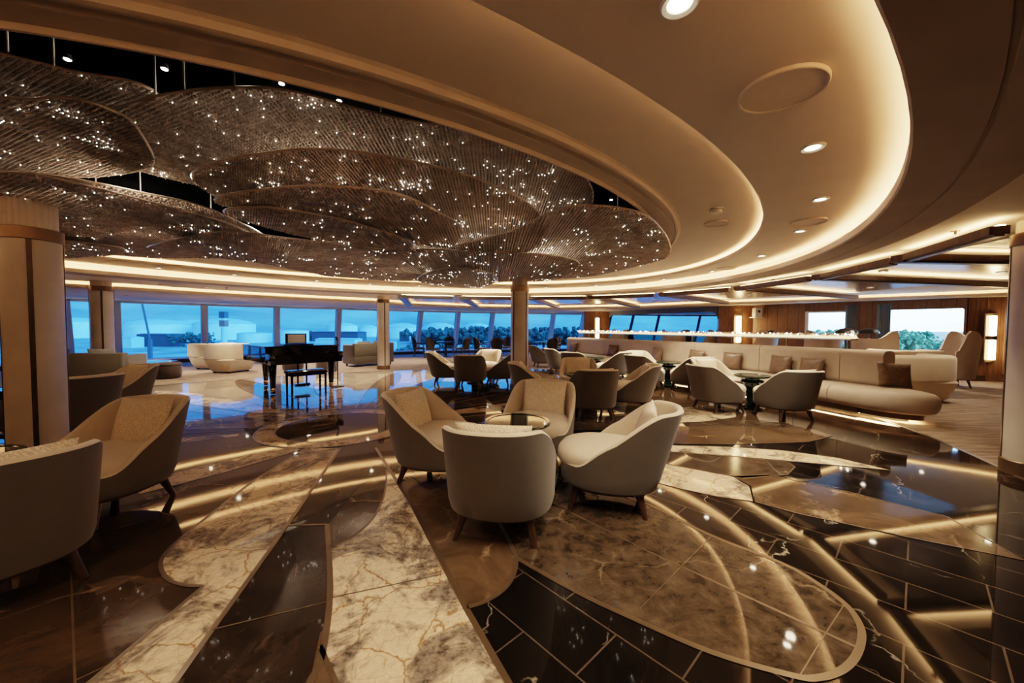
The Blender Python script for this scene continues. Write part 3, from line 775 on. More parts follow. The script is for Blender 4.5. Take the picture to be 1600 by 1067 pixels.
place_table(*G5, 'dark green side table before the middle of the banquette')
g = 'tub chairs at the far end of the banquette'
place_chair(1.78, 10.0, *G6, 'tub chair seen from behind near the far end of the banquette', g, 'patterned cushion in the turned away chair near the far banquette end')
place_chair(2.68, 10.2, *G6, 'tub chair facing left near the far end of the banquette', g, 'patterned cushion in the left facing chair near the far banquette end')
place_table(*G6, 'dark green side table before the far end of the banquette')
place_chair(1.52, 11.7, 2.6, 12.0, 'tub chair facing right beyond the far banquette table', g)
place_chair(1.12, 13.6, 2.2, 13.8, 'farthest tub chair, facing right by the dark window chairs', g)
g = 'tub chairs at the left edge'
place_chair(-2.74, 1.94, *GL, 'large foreground tub chair seen from behind at the left edge', g, 'patterned cushion over the back of the foreground chair at the left edge')
place_chair(-3.10, 2.84, -3.18, 1.9, 'tub chair facing left in front of the left column', g, 'patterned cushion in the tub chair in front of the left column')
place_table(*GL, 'dark green side table cut off by the left edge')
g = 'tub chairs behind the left column'
place_chair(-5.58, 4.76, *GM, 'tub chair seen from behind just right of the left column', g, 'patterned cushion in the tub chair just behind the left column')
place_chair(-6.05, 5.68, -6.35, 4.8, 'farther tub chair facing left behind the left column', g, 'patterned cushion in the farther tub chair behind the left column')
place_chair(-6.25, 4.22, *GM, 'tub chair mostly hidden left of the left column', g)
place_table(*GM, 'dark green side table left of the left column')

# ------------------------------------------------------------------ banquette
BQ = spline([(p[0], p[1], 0) for p in ((6.18, 6.22), (5.98, 6.95), (5.62, 8.1), (5.05, 9.4), (4.5, 10.6), (3.95, 11.9), (3.1, 13.7), (2.25, 15.2))], 10)
BQ = [p.xy for p in BQ]
bq = thing('banquette', 'long curved beige banquette sofa with rounded end and glowing base', 'sofa', (5, 9, 0))
bq.location = (0, 0, 0)
# path runs away from camera; left of travel is inward (toward the lounge)
def sec_round(u0, u1, z0, z1, r, n=5):
    out = []
    for cu, cz, a0 in ((u1 - r, z0 + r, -90), (u1 - r, z1 - r, 0), (u0 + r, z1 - r, 90), (u0 + r, z0 + r, 180)):
        for k in range(n + 1): a = R(a0 + 90 * k / n); out.append((cu + r * math.cos(a), cz + r * math.sin(a)))
    return out
def piece(path, i0, i1):
    p = [q.copy() for q in path[i0:i1 + 1]]; p[0] += (p[1] - p[0]).normalized() * .006; p[-1] += (p[-2] - p[-1]).normalized() * .006
    return p
cuts = [0, 9, 22, 34, 46, 58, 70]
for i in range(6):
    pth = piece(BQ, cuts[i], cuts[i + 1])
    MB().sweep(pth, sec_round(-.22, .06, .44, 1.05, .10)).build('back_cushion', M['sofa_fab'], bq)
seat_c = [0, 6, 12, 18, 26, 36, 46, 58, 70]
for i in range(8):
    MB().sweep(piece(BQ, seat_c[i], seat_c[i + 1]), sec_round(-.20, .74, .15, .46, .13)).build('seat_cushion', M['sofa_fab'], bq)
t0 = (BQ[0] - BQ[1]).normalized(); n0 = Vector((t0.y, -t0.x)) * -1
n0 = Vector((-(BQ[1] - BQ[0]).normalized().y, (BQ[1] - BQ[0]).normalized().x))
pa, pb = BQ[0] + n0 * .74, BQ[0] - n0 * .20; out = []
mid = (pa + pb) / 2; hw = (pa - pb).length / 2
for k in range(25):
    a = math.pi * k / 24; out.append(tuple(mid + n0 * hw * math.cos(a) + t0 * (.78 * math.sin(a) ** .8)))
out = [tuple(mid + n0 * hw - t0 * .3)] + out + [tuple(mid - n0 * hw - t0 * .3)]
ar = sum(out[k][0] * out[(k + 1) % 27][1] - out[(k + 1) % 27][0] * out[k][1] for k in range(27))
if ar < 0: out.reverse()
MB().prism(out, [(.09, .15), (.03, .18), (.0, .24), (-.01, .31), (.0, .38), (.04, .435), (.12, .46), (.22, .465)]).build('end_seat', M['sofa_fab'], bq)
MB().sweep(BQ, [(-.12, .06), (.62, .06), (.62, .15), (-.12, .15)]).build('plinth', M['bronze'], bq, False)
MB().prism(out, [(.16, .06), (.16, .16)]).build('end_plinth', M['bronze'], bq, False)
st = MB().sweep(BQ, [(.50, .054), (.56, .054), (.56, .058), (.50, .058)]); st.prism(out, [(.20, .054), (.20, .058)]); st.build('light_strip', M['cove_soft'], bq, False)
MB().sweep(BQ, [(-.05, .0), (.42, .0), (.42, .06), (-.05, .06)]).prism(out, [(.32, 0), (.32, .06)]).build('toe_kick', M['black'], bq, False)
# brown cushions along it
names = ['at the rounded near end of the banquette', 'second from the rounded end of the banquette', 'third from the rounded end of the banquette', 'fourth from the rounded end of the banquette', 'fifth from the rounded end of the banquette', 'sixth from the rounded end of the banquette', 'seventh from the rounded end of the banquette', 'at the far end of the banquette']
bp0 = None
for nm, px in zip(names, (1384, 1281, 1226, 1154, 1093, 1033, 965, 903)):
    k = min(range(len(BQ) - 1), key=lambda i: abs(800 + (BQ[i].x) / BQ[i].y * F - px)); tt = (BQ[k + 1] - BQ[k]).normalized(); nn = Vector((-tt.y, tt.x))
    p = BQ[k] + nn * .17
    if nm == names[0]: p = BQ[0] + t0 * .10 - n0 * .03
    if bp0 is None: bp0 = pillow_mesh('cushion', .46, .40, .14, M['brown_pillow']); c = bp0; tag(c, 'x', 'cushion', 'bronze brown cushions on the banquette')
    else: c = bp0.copy(); col.objects.link(c)
    c['label'] = 'bronze brown cushion ' + nm
    rz = math.atan2(nn.y, nn.x) - math.pi / 2
    if nm == names[0]: rz = math.atan2((t0 + n0 * .4).y, (t0 + n0 * .4).x) - math.pi / 2
    c.rotation_euler = (Matrix.Rotation(rz + random.uniform(-.15, .15), 4, 'Z') @ Matrix.Rotation(R(14), 4, 'X') @ Matrix.Rotation(random.uniform(-.08, .08), 4, 'Y')).to_euler()
    c.location = (p.x, p.y, .665)

# emissive glint crystal rail behind it
RP = offset_path(BQ, -.62)
rail = thing('crystal_rail', 'long glowing crystal topped rail on posts behind the banquette', 'light rail')
MB().sweep(RP[11:], [(-.10, 1.20), (.10, 1.20), (.10, 1.225), (-.10, 1.225)]).build('shelf', M['gold'], rail, False)
MB().sweep(RP[11:], [(-.07, 1.228), (.07, 1.228), (.07, 1.285), (-.07, 1.285)]).build('light_box', emis('rail glow', (1, .66, .30), 1.0), rail, False)
for k in range(12, 70, 9):
    MB().tube([(*RP[k], .004), (*RP[k], 1.2)], .012, 8).build('post', M['gold'], rail)
cr = MB()
octv = [(1, 0, 0), (-1, 0, 0), (0, 1, 0), (0, -1, 0), (0, 0, 1), (0, 0, -1)]; octf = [(0, 2, 4), (2, 1, 4), (1, 3, 4), (3, 0, 4), (2, 0, 5), (1, 2, 5), (3, 1, 5), (0, 3, 5)]
for i in range(11, len(RP) - 1):
    for k in range(16):
        p = RP[i].lerp(RP[i + 1], random.random()); r = random.uniform(.012, .024); x, y, z = p.x + random.uniform(-.09, .09), p.y + random.uniform(-.09, .09), random.uniform(1.29, 1.32)
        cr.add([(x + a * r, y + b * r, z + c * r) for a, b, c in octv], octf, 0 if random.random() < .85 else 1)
o = cr.build('crystals', [M['crystal'], M['crystal_glint']], rail, False); o['kind'] = 'stuff'

# ------------------------------------------------------------------ sofas, ottomans
def sofa(name, x, y, rz, label, mat, w=1.5, d=.85, h=.88, group=None, cush=None, cat='sofa'):
    t = thing(name, label, cat, (x, y, 0), rz, group)
    MB().prism(rrect(w, d, .22), [(.17, .05), (.12, .10), (.05, .25), (.0, .40), (.02, .44)]).build('base', mat, t)
    out = rrect(w, d, .22); arc = [Vector((-w / 2 + .09, d / 2 - .12, 0)), Vector((-w / 2 + .09, -d / 2 + .35, 0)), Vector((-w / 2 + .3, -d / 2 + .1, 0)), Vector((w / 2 - .3, -d / 2 + .1, 0)), Vector((w / 2 - .09, -d / 2 + .35, 0)), Vector((w / 2 - .09, d / 2 - .12, 0))]
    pth = [p.xy for p in spline(arc, 8)]
    MB().sweep(pth, sec_round(-.10, .10, .38, h, .08)).build('backrest', mat, t)
    for k in (-1, 1): MB().prism(rrect(w / 2 - .24, d - .34, .08, c=(k * (w / 4 - .11), .1)), [(.03, .42), (0, .45), (0, .50), (.04, .53)]).build('seat_cushion', cush or mat, t)
    for sx in (-1, 1):
        for sy in (-1, 1): MB().box((sx * (w / 2 - .25), sy * (d / 2 - .2), .03), (.06, .06, .06)).build('foot', M['walnut_dark'], t, False)
    return t
sg = 'rounded cream sofas'
sofa('cream_sofa', -8.72, 11.7, R(76), 'cream rounded sofa left of the piano, nearer one of the pair', M['sofa_cream'], 1.1, .95, .88, sg)
sofa('cream_sofa', -10.05, 12.75, R(76), 'cream rounded sofa behind the other cream sofa by the left windows', M['sofa_cream'], 1.2, .95, .86, sg)
sofa('cream_sofa', 7.7, 7.6, R(-8), 'large cream sofa seen from behind right of the banquette end', M['sofa_cream'], 1.7, .95, .92, sg)
sofa('cream_sofa', 9.1, 8.7, R(-8), 'pale sofa standing just behind the large cream sofa at right', M['sofa_cream'], 1.2, .9, .95, sg)
def box_sofa(x, y, rz, label, w=1.7):
    t = thing('loveseat', label, 'sofa', (x, y, 0), rz, 'olive grey loveseats')
    MB().prism(rrect(w, .85, .04), [(.01, .10), (0, .12), (0, .36), (.01, .37)]).build('base', M['olive'], t, True, 30)
    MB().prism(rrect(w, .2, .05, c=(0, -.33)), [(.01, .36), (0, .38), (0, .82), (.02, .84)]).build('backrest', M['olive'], t, True, 30)
    for k in (-1, 1):
        MB().prism(rrect(.16, .85, .05, c=(k * (w / 2 - .08), 0)), [(.01, .36), (0, .38), (0, .76), (.02, .78)]).build('armrest', M['olive'], t, True, 30)
        MB().prism(rrect(w / 2 - .18, .62, .05, c=(k * (w / 4 - .08), .1)), [(.02, .37), (0, .39), (0, .47), (.03, .50)]).build('seat_cushion', M['grey_fab'], t)
        for sy in (-1, 1): MB().box((k * (w / 2 - .12), sy * .34, .05), (.05, .05, .1)).build('foot', M['walnut_dark'], t, False)
    return t
box_sofa(-5.35, 14.1, R(52), 'olive loveseat with pale seat cushions beside the slim column', 1.6)
box_sofa(-9.2, 8.15, R(18), 'olive loveseat seen from behind at left between the columns', 1.7)
def loose(x, y, z, rz, tilt, label, mat):
    c = pillow_mesh('cushion', .46, .42, .15, mat); tag(c, label, 'cushion'); c.rotation_euler = (Matrix.Rotation(rz, 4, 'Z') @ Matrix.Rotation(R(tilt), 4, 'X')).to_euler(); c.location = (x, y, z)
c52 = Vector((math.cos(R(52)), math.sin(R(52)))); n52 = Vector((-c52.y, c52.x))
for k, nm in ((-.32, 'nearer'), (.32, 'farther')):
    p = Vector((-5.35, 14.1)) + c52 * k - n52 * .14; loose(p.x, p.y, .70, R(52), 14, 'dark grey cushion on the olive loveseat by the windows, %s of two' % nm, M['olive'])
c18 = Vector((math.cos(R(18)), math.sin(R(18)))); n18 = Vector((-c18.y, c18.x))
for k, nm, mt in ((-.4, 'dark brown cushion peeking over the left olive loveseat', M['brown_fab']), (.35, 'pale grey cushion peeking over the left olive loveseat', M['grey_fab'])):
    p = Vector((-9.2, 8.15)) + c18 * k - n18 * .14; loose(p.x, p.y, .72, R(18), 14, nm, mt)
OT = None
def ottoman(x, y, label, r=.31):
    global OT
    if OT is None:
        t = thing('ottoman', label, 'ottoman', (x, y, 0), 0, 'dark brown round ottomans'); OT = t
        MB().lathe([(0, .03), (.28, .03), (.305, .06), (.315, .2), (.315, .33), (.305, .35)], 36).build('body', M['brown_fab'], t)
        MB().lathe([(.305, .352), (.318, .365), (.315, .40), (.28, .43), (.15, .445), (0, .447)], 36).build('top_pad', M['brown_fab'], t)
        MB().lathe([(0, .004), (.25, .004), (.25, .03), (0, .03)], 24).build('plinth', M['black'], t)
        return t
    return dup(OT, (x, y, 0), 0, label)
ottoman(-9.35, 10.2, 'dark brown ottoman nearer the camera at the left windows')
ottoman(-10.35, 11.0, 'dark brown ottoman behind the glass table at the left windows')
ottoman(-5.85, 11.9, 'dark brown ottoman behind the right end of the piano')
ottoman(-7.15, 12.3, 'dark brown ottoman seen under the piano')
t = thing('coffee_table', 'low glass topped coffee table between ottomans at left windows', 'table', (-10.1, 10.35, 0))
MB().prism(rrect(1.2, .8, .06), [(.004, .42), (0, .425), (0, .435), (.004, .44)]).build('tabletop', M['green'], t, True, 30)
MB().prism(rrect(.5, .4, .05), [(0, .004), (0, .42)]).build('base', M['black'], t, True, 30)

# ------------------------------------------------------------------ grand piano, bench, microphone stand
pr = math.atan2(-.65, .76) + math.pi / 2          # local -Y looks to the player
pi_ = thing('grand_piano', 'black lacquered grand piano with closed lid on the shiny floor', 'piano', (-4.55, 8.25, 0), pr)
ol = [(-.74, 0), (.74, 0), (.74, .75)] + [p.xy.to_tuple() for p in spline([(.73, .85, 0), (.62, 1.12, 0), (.36, 1.35, 0), (.20, 1.6, 0), (.0, 1.82, 0), (-.28, 1.93, 0), (-.55, 1.86, 0), (-.70, 1.68, 0), (-.74, 1.5, 0)], 5)]
MB().prism(ol, [(.02, .64), (0, .66), (0, .97), (.004, .975)]).build('case', M['piano'], pi_, True, 30)
MB().prism(ol, [(-.012, .978), (-.018, .985), (-.018, .998), (-.010, 1.003)]).build('lid', M['piano'], pi_, True, 30)
MB().box((0, -.12, .68), (1.44, .24, .10)).build('keybed', M['piano'], pi_, False)
MB().box((0, -.10, .76), (1.28, .17, .07)).build('fallboard', M['piano'], pi_, False)
for sx in (-1, 1): MB().prism(rrect(.1, .30, .03, c=(sx * .69, -.13)), [(0, .72), (0, .84), (.01, .86)]).build('key_block', M['piano'], pi_, True, 30)
for x, y in ((-.60, .05), (.60, .05), (-.3, 1.5)):
    lg = MB().tube([(x, y, .64), (x, y, .50), (x, y, .13)], [.085, .075, .048], 12).build('leg', M['piano'], pi_)
    MB().lathe([(.038, .012), (.05, .03), (.05, .10), (.042, .13)], 16, (x, y, 0)).build('brass_foot', M['gold'], lg)
ly = MB().box((-.09, .12, .38), (.025, .03, .56)).box((.09, .12, .38), (.025, .03, .56)).box((0, .12, .13), (.3, .09, .06)).build('pedal_lyre', M['piano'], pi_, False)
for k in (-.07, 0, .07): MB().box((k, .03, .10), (.022, .13, .012)).build('pedal', M['gold'], ly, False)
q = Matrix.Rotation(pr, 3, 'Z') @ Vector((0, .38, 0))
ms = thing('music_desk', 'small black music rest standing on the piano lid', 'music stand', (-4.55 + q.x, 8.25 + q.y, 1.004), pr)
MB().box((0, 0, .012), (.62, .22, .024)).build('ledge', M['piano'], ms, False)
MB().box((0, .06, .14), (.44, .015, .23)).build('frame', M['piano'], ms, False)
q2 = Matrix.Rotation(pr, 3, 'Z') @ Vector((0, .41, 0))
sh = MB().box((0, 0, 0), (.36, .004, .19)).build('music_sheet', M['paper'], None, False); tag(sh, 'white sheet of music on the piano', 'paper'); sh.location = (-4.55 + q2.x, 8.25 + q2.y, 1.14); sh.rotation_euler = (0, 0, pr)
bl = Matrix.Rotation(pr, 3, 'Z') @ Vector((-.05, -.42, 0))
bn = thing('piano_bench', 'black piano bench with thin legs in front of the piano', 'bench', (-4.62 + bl.x, 8.25 + bl.y, 0), pr)
MB().prism(rrect(.76, .36, .04), [(.015, .44), (0, .455), (0, .485), (.03, .505)]).build('seat', M['piano'], bn)
MB().box((0, 0, .42), (.68, .30, .045)).build('apron', M['piano'], bn, False)
for sx in (-1, 1):
    for sy in (-1, 1): MB().tube([(sx * .33, sy * .14, .44), (sx * .33, sy * .14, .0)], [.026, .02], 8).build('leg', M['piano'], bn)
mc = thing('microphone_stand', 'thin black microphone stand beside the piano', 'stand', (-4.12, 8.9, 0))
MB().lathe([(0, 0), (.14, 0), (.14, .02), (.03, .04), (0, .04)], 28).build('base', M['black'], mc)
MB().tube([(0, 0, .03), (0, 0, 1.12)], .012, 8).build('pole', M['black'], mc)
MB().lathe([(.02, .62), (.02, .70)], 10).build('clutch', M['black'], mc)
MB().tube([(0, 0, 1.10), (-.02, -.03, 1.19)], .022, 10).build('clip', M['black'], mc)

# ------------------------------------------------------------------ dark chairs and card tables by the windows
DC = None
def dark_chair(x, y, fx, fy, label):
    global DC
    rz = math.atan2(fy - y, fx - x) - math.pi / 2; gr = 'dark oval backed chairs by the windows'
    if DC is not None: return dup(DC, (x, y, 0), rz, label)
    t = thing('oval_back_chair', label, 'chair', (x, y, 0), rz, gr); DC = t
    MB().prism([se(.29, .28, 2 * math.pi * k / 32, 2.4) for k in range(32)], [(.03, .38), (0, .40), (0, .45), (.04, .475), (.12, .485)]).build('seat', M['brown_fab'], t)
    n, m = 20, 10; vs = []; fs = []
    for sd in (0, 1):
        for j in range(m + 1):
            for i in range(n + 1):
                u = i / n * 2 - 1; v = j / m; ww = math.sqrt(max(0, 1 - (abs(v * 2 - 1) ** 2.6))) * .34 + .02
                if v < .5: ww = max(ww, .27)
                a = u * ww / .36; vs.append((math.sin(a) * (.33 - sd * .04), -.30 + (1 - math.cos(a)) * .36 - v * .10 + sd * .04, .40 + v * .58))
    k_ = (n + 1) * (m + 1)
    for sd in (0, 1):
        for j in range(m):
            for i in range(n): o = sd * k_ + j * (n + 1) + i; fs.append((o, o + 1, o + n + 2, o + n + 1))
    ed = list(range(n + 1)) + [j * (n + 1) + n for j in range(1, m + 1)] + [m * (n + 1) + i for i in range(n - 1, -1, -1)] + [j * (n + 1) for j in range(m - 1, 0, -1)]
    for a, b in zip(ed, ed[1:] + ed[:1]): fs.append((a, b, b + k_, a + k_))
    MB().add(vs, fs).build('backrest', M['dark_chair'], t, True, 60)
    for sx in (-1, 1): MB().tube([(sx * .30, -.12, .66), (sx * .31, .10, .64), (sx * .29, .2, .56), (sx * .27, .2, .42)], .02, 8).build('armrest', M['dark_chair'], t)
    for sx in (-1, 1):
        for sy in (-1, 1): MB().tube([(sx * .2, sy * .2, .40), (sx * .25, sy * .25, 0)], [.024, .013], 8).build('leg', M['dark_chair'], t)
    return t
CT = None
def card_table(x, y, label):
    global CT
    if CT is not None: return dup(CT, (x, y, 0), 0, label)
    t = thing('card_table', label, 'table', (x, y, 0), 0, 'dark round tables by the windows'); CT = t
    MB().lathe([(0, .70), (.42, .70), (.45, .715), (.45, .735), (.43, .745), (0, .745)], 40).build('tabletop', M['green'], t)
    MB().lathe([(0, 0), (.26, 0), (.26, .03), (.06, .06), (.05, .40), (.07, .70), (0, .70)], 24).build('pedestal', M['dark_chair'], t)
    return t
for nm, (cx, cy), ch in (('left', (-3.2, 18.3), ((655, 18.1), (676, 17.4), (701, 19.3), (723, 17.9))), ('middle', (-.95, 18.4), ((751, 18.1), (775, 17.5), (789, 19.3))), ('right', (1.55, 18.5), ((829, 18.2), (861, 17.6), (867, 19.4)))):
    card_table(cx, cy, 'dark round table by the windows, %s one of three' % nm)
    words = ['facing right', 'seen from behind', 'facing the camera', 'facing left']
    for wd, (px, D) in zip(words, ch):
        p = GD(px, D); dark_chair(p.x, p.y, cx, cy, 'dark oval backed chair %s at the %s window table' % (wd, nm))

# ------------------------------------------------------------------ wing chairs and lamps on the right
WC = None
def wing_chair(x, y, rz, label, mat=None):
    global WC
    if WC is not None: return dup(WC, (x, y, 0), rz, label)
    t = thing('wing_chair', label, 'armchair', (x, y, 0), rz, 'tall beige wing chairs'); WC = t
    n, m = 28, 8; vs = []; fs = []
    for sd in (0, 1):
        for j in range(m + 1):
            for i in range(n + 1):
                u = i / n * 2 - 1; a = u * R(100); r = .42 - sd * .06; tp = 1.18 + .20 * smooth01((abs(u) - .25) / .40) - .50 * smooth01((abs(u) - .72) / .25)
                z = .22 + (tp - .22) * j / m; vs.append((math.sin(a) * r * (1 + .12 * (z - .3)), -math.cos(a) * r - .10 * (z - .3) * max(0, math.cos(a)), z))
    k_ = (n + 1) * (m + 1)
    for sd in (0, 1):
        for j in range(m):
            for i in range(n): o = sd * k_ + j * (n + 1) + i; fs.append((o, o + 1, o + n + 2, o + n + 1))
    ed = list(range(n + 1)) + [j * (n + 1) + n for j in range(1, m + 1)] + [m * (n + 1) + i for i in range(n - 1, -1, -1)] + [j * (n + 1) for j in range(m - 1, 0, -1)]
    for a, b in zip(ed, ed[1:] + ed[:1]): fs.append((a, b, b + k_, a + k_))
    MB().add(vs, fs).build('wing_back', M['wing_fab'], t, True, 60)
    MB().prism([se(.36, .38, 2 * math.pi * k / 36) for k in range(36)], [(.05, .20), (.02, .22), (.01, .40), (.05, .47), (.14, .49)]).build('seat', M['wing_fab'], t)
    for sx in (-1, 1):
        for sy in (-1, 1): MB().tube([(sx * .22, sy * .22, .22), (sx * .27, sy * .27, .0)], [.03, .018], 8).build('leg', M['walnut_dark'], t)
    return t
for px, D, rz, lb in ((1368, 9.6, -62, 'tall beige wing chair left of the big white window'), (1486, 9.4, 62, 'tall beige wing chair before the right end of the big white window'),
                      (1285, 11.3, -20, 'tall beige wing chair before the small white window'), (965, 18.0, 30, 'beige wing chair peeking over the rail before the blue windows, left one'),
                      (1053, 16.0, -30, 'beige wing chair peeking over the rail before the blue windows, right one'), (1187, 12.9, 40, 'beige wing chair peeking over the rail before the dark wood wall'),
                      (1108, 16.4, 40, 'beige wing chair peeking over the rail left of the wood pillar')):
    p = GD(px, D); wing_chair(p.x, p.y, R(rz), lb)
for px, D, lb in ((980, 19.8, 'dark oval backed chair beyond the rail, left one'), (1071, 17.3, 'dark oval backed chair beyond the rail, right one'), (1198, 13.3, 'dark oval backed chair beyond the rail by the wood wall')):
    p = GD(px, D); dc = dark_chair(p.x, p.y, p.x + .3, p.y + 1, lb); dc.scale = (1.1, 1.1, 1.4)
def desk_lamp(x, y, label, pr=[None]):
    if pr[0]: return dup(pr[0], (x, y, 0), 0, label)
    t = thing('floor_lamp', label, 'lamp', (x, y, 0), 0, 'black dome floor lamps'); pr[0] = t
    MB().lathe([(0, 0), (.15, 0), (.15, .02), (0, .03)], 24).build('base', M['black'], t)
    MB().tube([(0, 0, .02), (0, 0, 1.32)], .012, 8).build('pole', M['black'], t)
    MB().lathe([(.25, 1.30), (.23, 1.36), (.15, 1.42), (.03, 1.45), (0, 1.45)], 28).build('lamp_shade', M['black'], t)
    return t
for px, D, lb in ((1322, 10.3, 'black dome lamp before the small white window'), (1356, 10.7, 'black dome lamp before the curtain of the big window')):
    p = GD(px, D); desk_lamp(p.x, p.y, lb)
# curtains
def curtain(a, b, z0, z1, label):
    n = 40; vs = []
    for i in range(n + 1):
        u = i / n; p = a.lerp(b, u); d = math.sin(u * 2 * math.pi * 6) * .035; vs += [(p.x + d * .3, p.y - .16 + d, z0), (p.x + d * .3, p.y - .16 + d, z1)]
    o = MB().add(vs, [(2 * i, 2 * i + 2, 2 * i + 3, 2 * i + 1) for i in range(n)]).build('curtain', M['curtain'], None, True, 180); tag(o, label, 'curtain', 'grey blue curtains')
curtain(P_[1330] - (P_[1330] - P_[1257]) * .22, P_[1330], .05, 2.2, 'grey blue curtain at the right side of the small white window')
curtain(P_[1364] - Vector((.05, 0)), P_[1364] + (P_[1509] - P_[1364]) * .14, .05, 2.2, 'grey blue curtain at the left side of the big white window')
p = GD(1150, 14.22)
sg_ = MB().box((0, 0, 0), (.22, .012, .07)).build('sign_plate', M['gold'], None, False); tag(sg_, 'small brass plate high on the wood pillar beside the blue windows', 'sign'); sg_.location = (p.x, p.y - .10, 2.13)
# white speaker box on its shelf
p = GD(1182, 14.0)
t = thing('wall_speaker', 'white boxy speaker high on the dark wood wall by the pillar', 'speaker', (p.x, p.y, 0))
MB().prism(rrect(.26, .22, .03), [(.01, 1.86), (0, 1.88), (0, 2.16), (.01, 2.18)]).build('housing', M['white'], t)
MB().lathe([(.05, 0), (.05, .01), (0, .01)], 16, (0, 0, 0)).build('lens', M['black'], t).matrix_local = Matrix.Translation((0, -.11, 2.06)) @ Matrix.Rotation(R(90), 4, 'X')
MB().box((0, .05, 1.84), (.3, .3, .03)).build('bracket', M['mullion'], t, False)

# ------------------------------------------------------------------ chandelier of crystal nets
chan = thing('crystal_chandelier', 'huge cloud shaped chandelier of layered crystal nets in the black recess', 'chandelier', (CX, CY, 2.6))
chan.location = (0, 0, 0)
panels = [
    (2.86, [(-260, 20), (0, 78), (120, 105), (212, 121), (252, 150), (225, 172), (120, 178), (0, 175), (-300, 130)]),
    (2.78, [(124, 205), (150, 178), (260, 148), (420, 140), (560, 170), (650, 188), (742, 197), (760, 205), (830, 240), (908, 275), (926, 312), (900, 345), (780, 350), (600, 330), (420, 305), (300, 290), (190, 262), (135, 232)]),
    (2.74, [(-300, 110), (0, 152), (100, 150), (170, 168), (215, 200), (235, 262), (140, 278), (0, 272), (-300, 240)]),
    (2.70, [(300, 268), (345, 246), (450, 233), (560, 240), (650, 256), (750, 282), (828, 320), (851, 357), (832, 384), (760, 396), (640, 388), (520, 366), (400, 335), (325, 298)]),
    (2.64, [(-340, 250), (0, 268), (90, 276), (210, 300), (330, 330), (425, 375), (440, 398), (360, 402), (200, 398), (95, 388), (0, 390), (-380, 350)]),
    (2.60, [(335, 312), (400, 293), (500, 285), (620, 301), (690, 335), (722, 358), (700, 384), (640, 378), (560, 350), (480, 330), (390, 328)]),
    (2.62, [(800, 360), (860, 332), (925, 316), (1000, 330), (1038, 363), (1047, 390), (1028, 408), (960, 424), (860, 438), (780, 436), (690, 415), (700, 385)]),
    (2.55, [(352, 326), (420, 322), (520, 338), (600, 358), (642, 374), (630, 388), (540, 384), (440, 362), (370, 342)]),
    (2.52, [(230, 385), (330, 366), (450, 372), (600, 388), (760, 392), (850, 396), (905, 412), (870, 433), (780, 440), (690, 436), (600, 438), (520, 432), (420, 412), (320, 402)]),
    (2.46, [(655, 430), (690, 420), (740, 420), (774, 432), (772, 442), (735, 447), (690, 446), (660, 440)]),
    (2.50, [(-380, 340), (0, 372), (110, 380), (190, 388), (180, 398), (100, 402), (0, 404), (-380, 372)]),
    (2.58, [(60, 268), (140, 285), (260, 318), (380, 360), (436, 396), (400, 398), (300, 372), (180, 330), (90, 290)]),
]
def inside(p, poly):
    c = False; j = len(poly) - 1
    for i in range(len(poly)):
        a, b = poly[i], poly[j]
        if (a.y > p.y) != (b.y > p.y) and p.x < (b.x - a.x) * (p.y - a.y) / (b.y - a.y) + a.x: c = not c
        j = i
    return c
import numpy as np
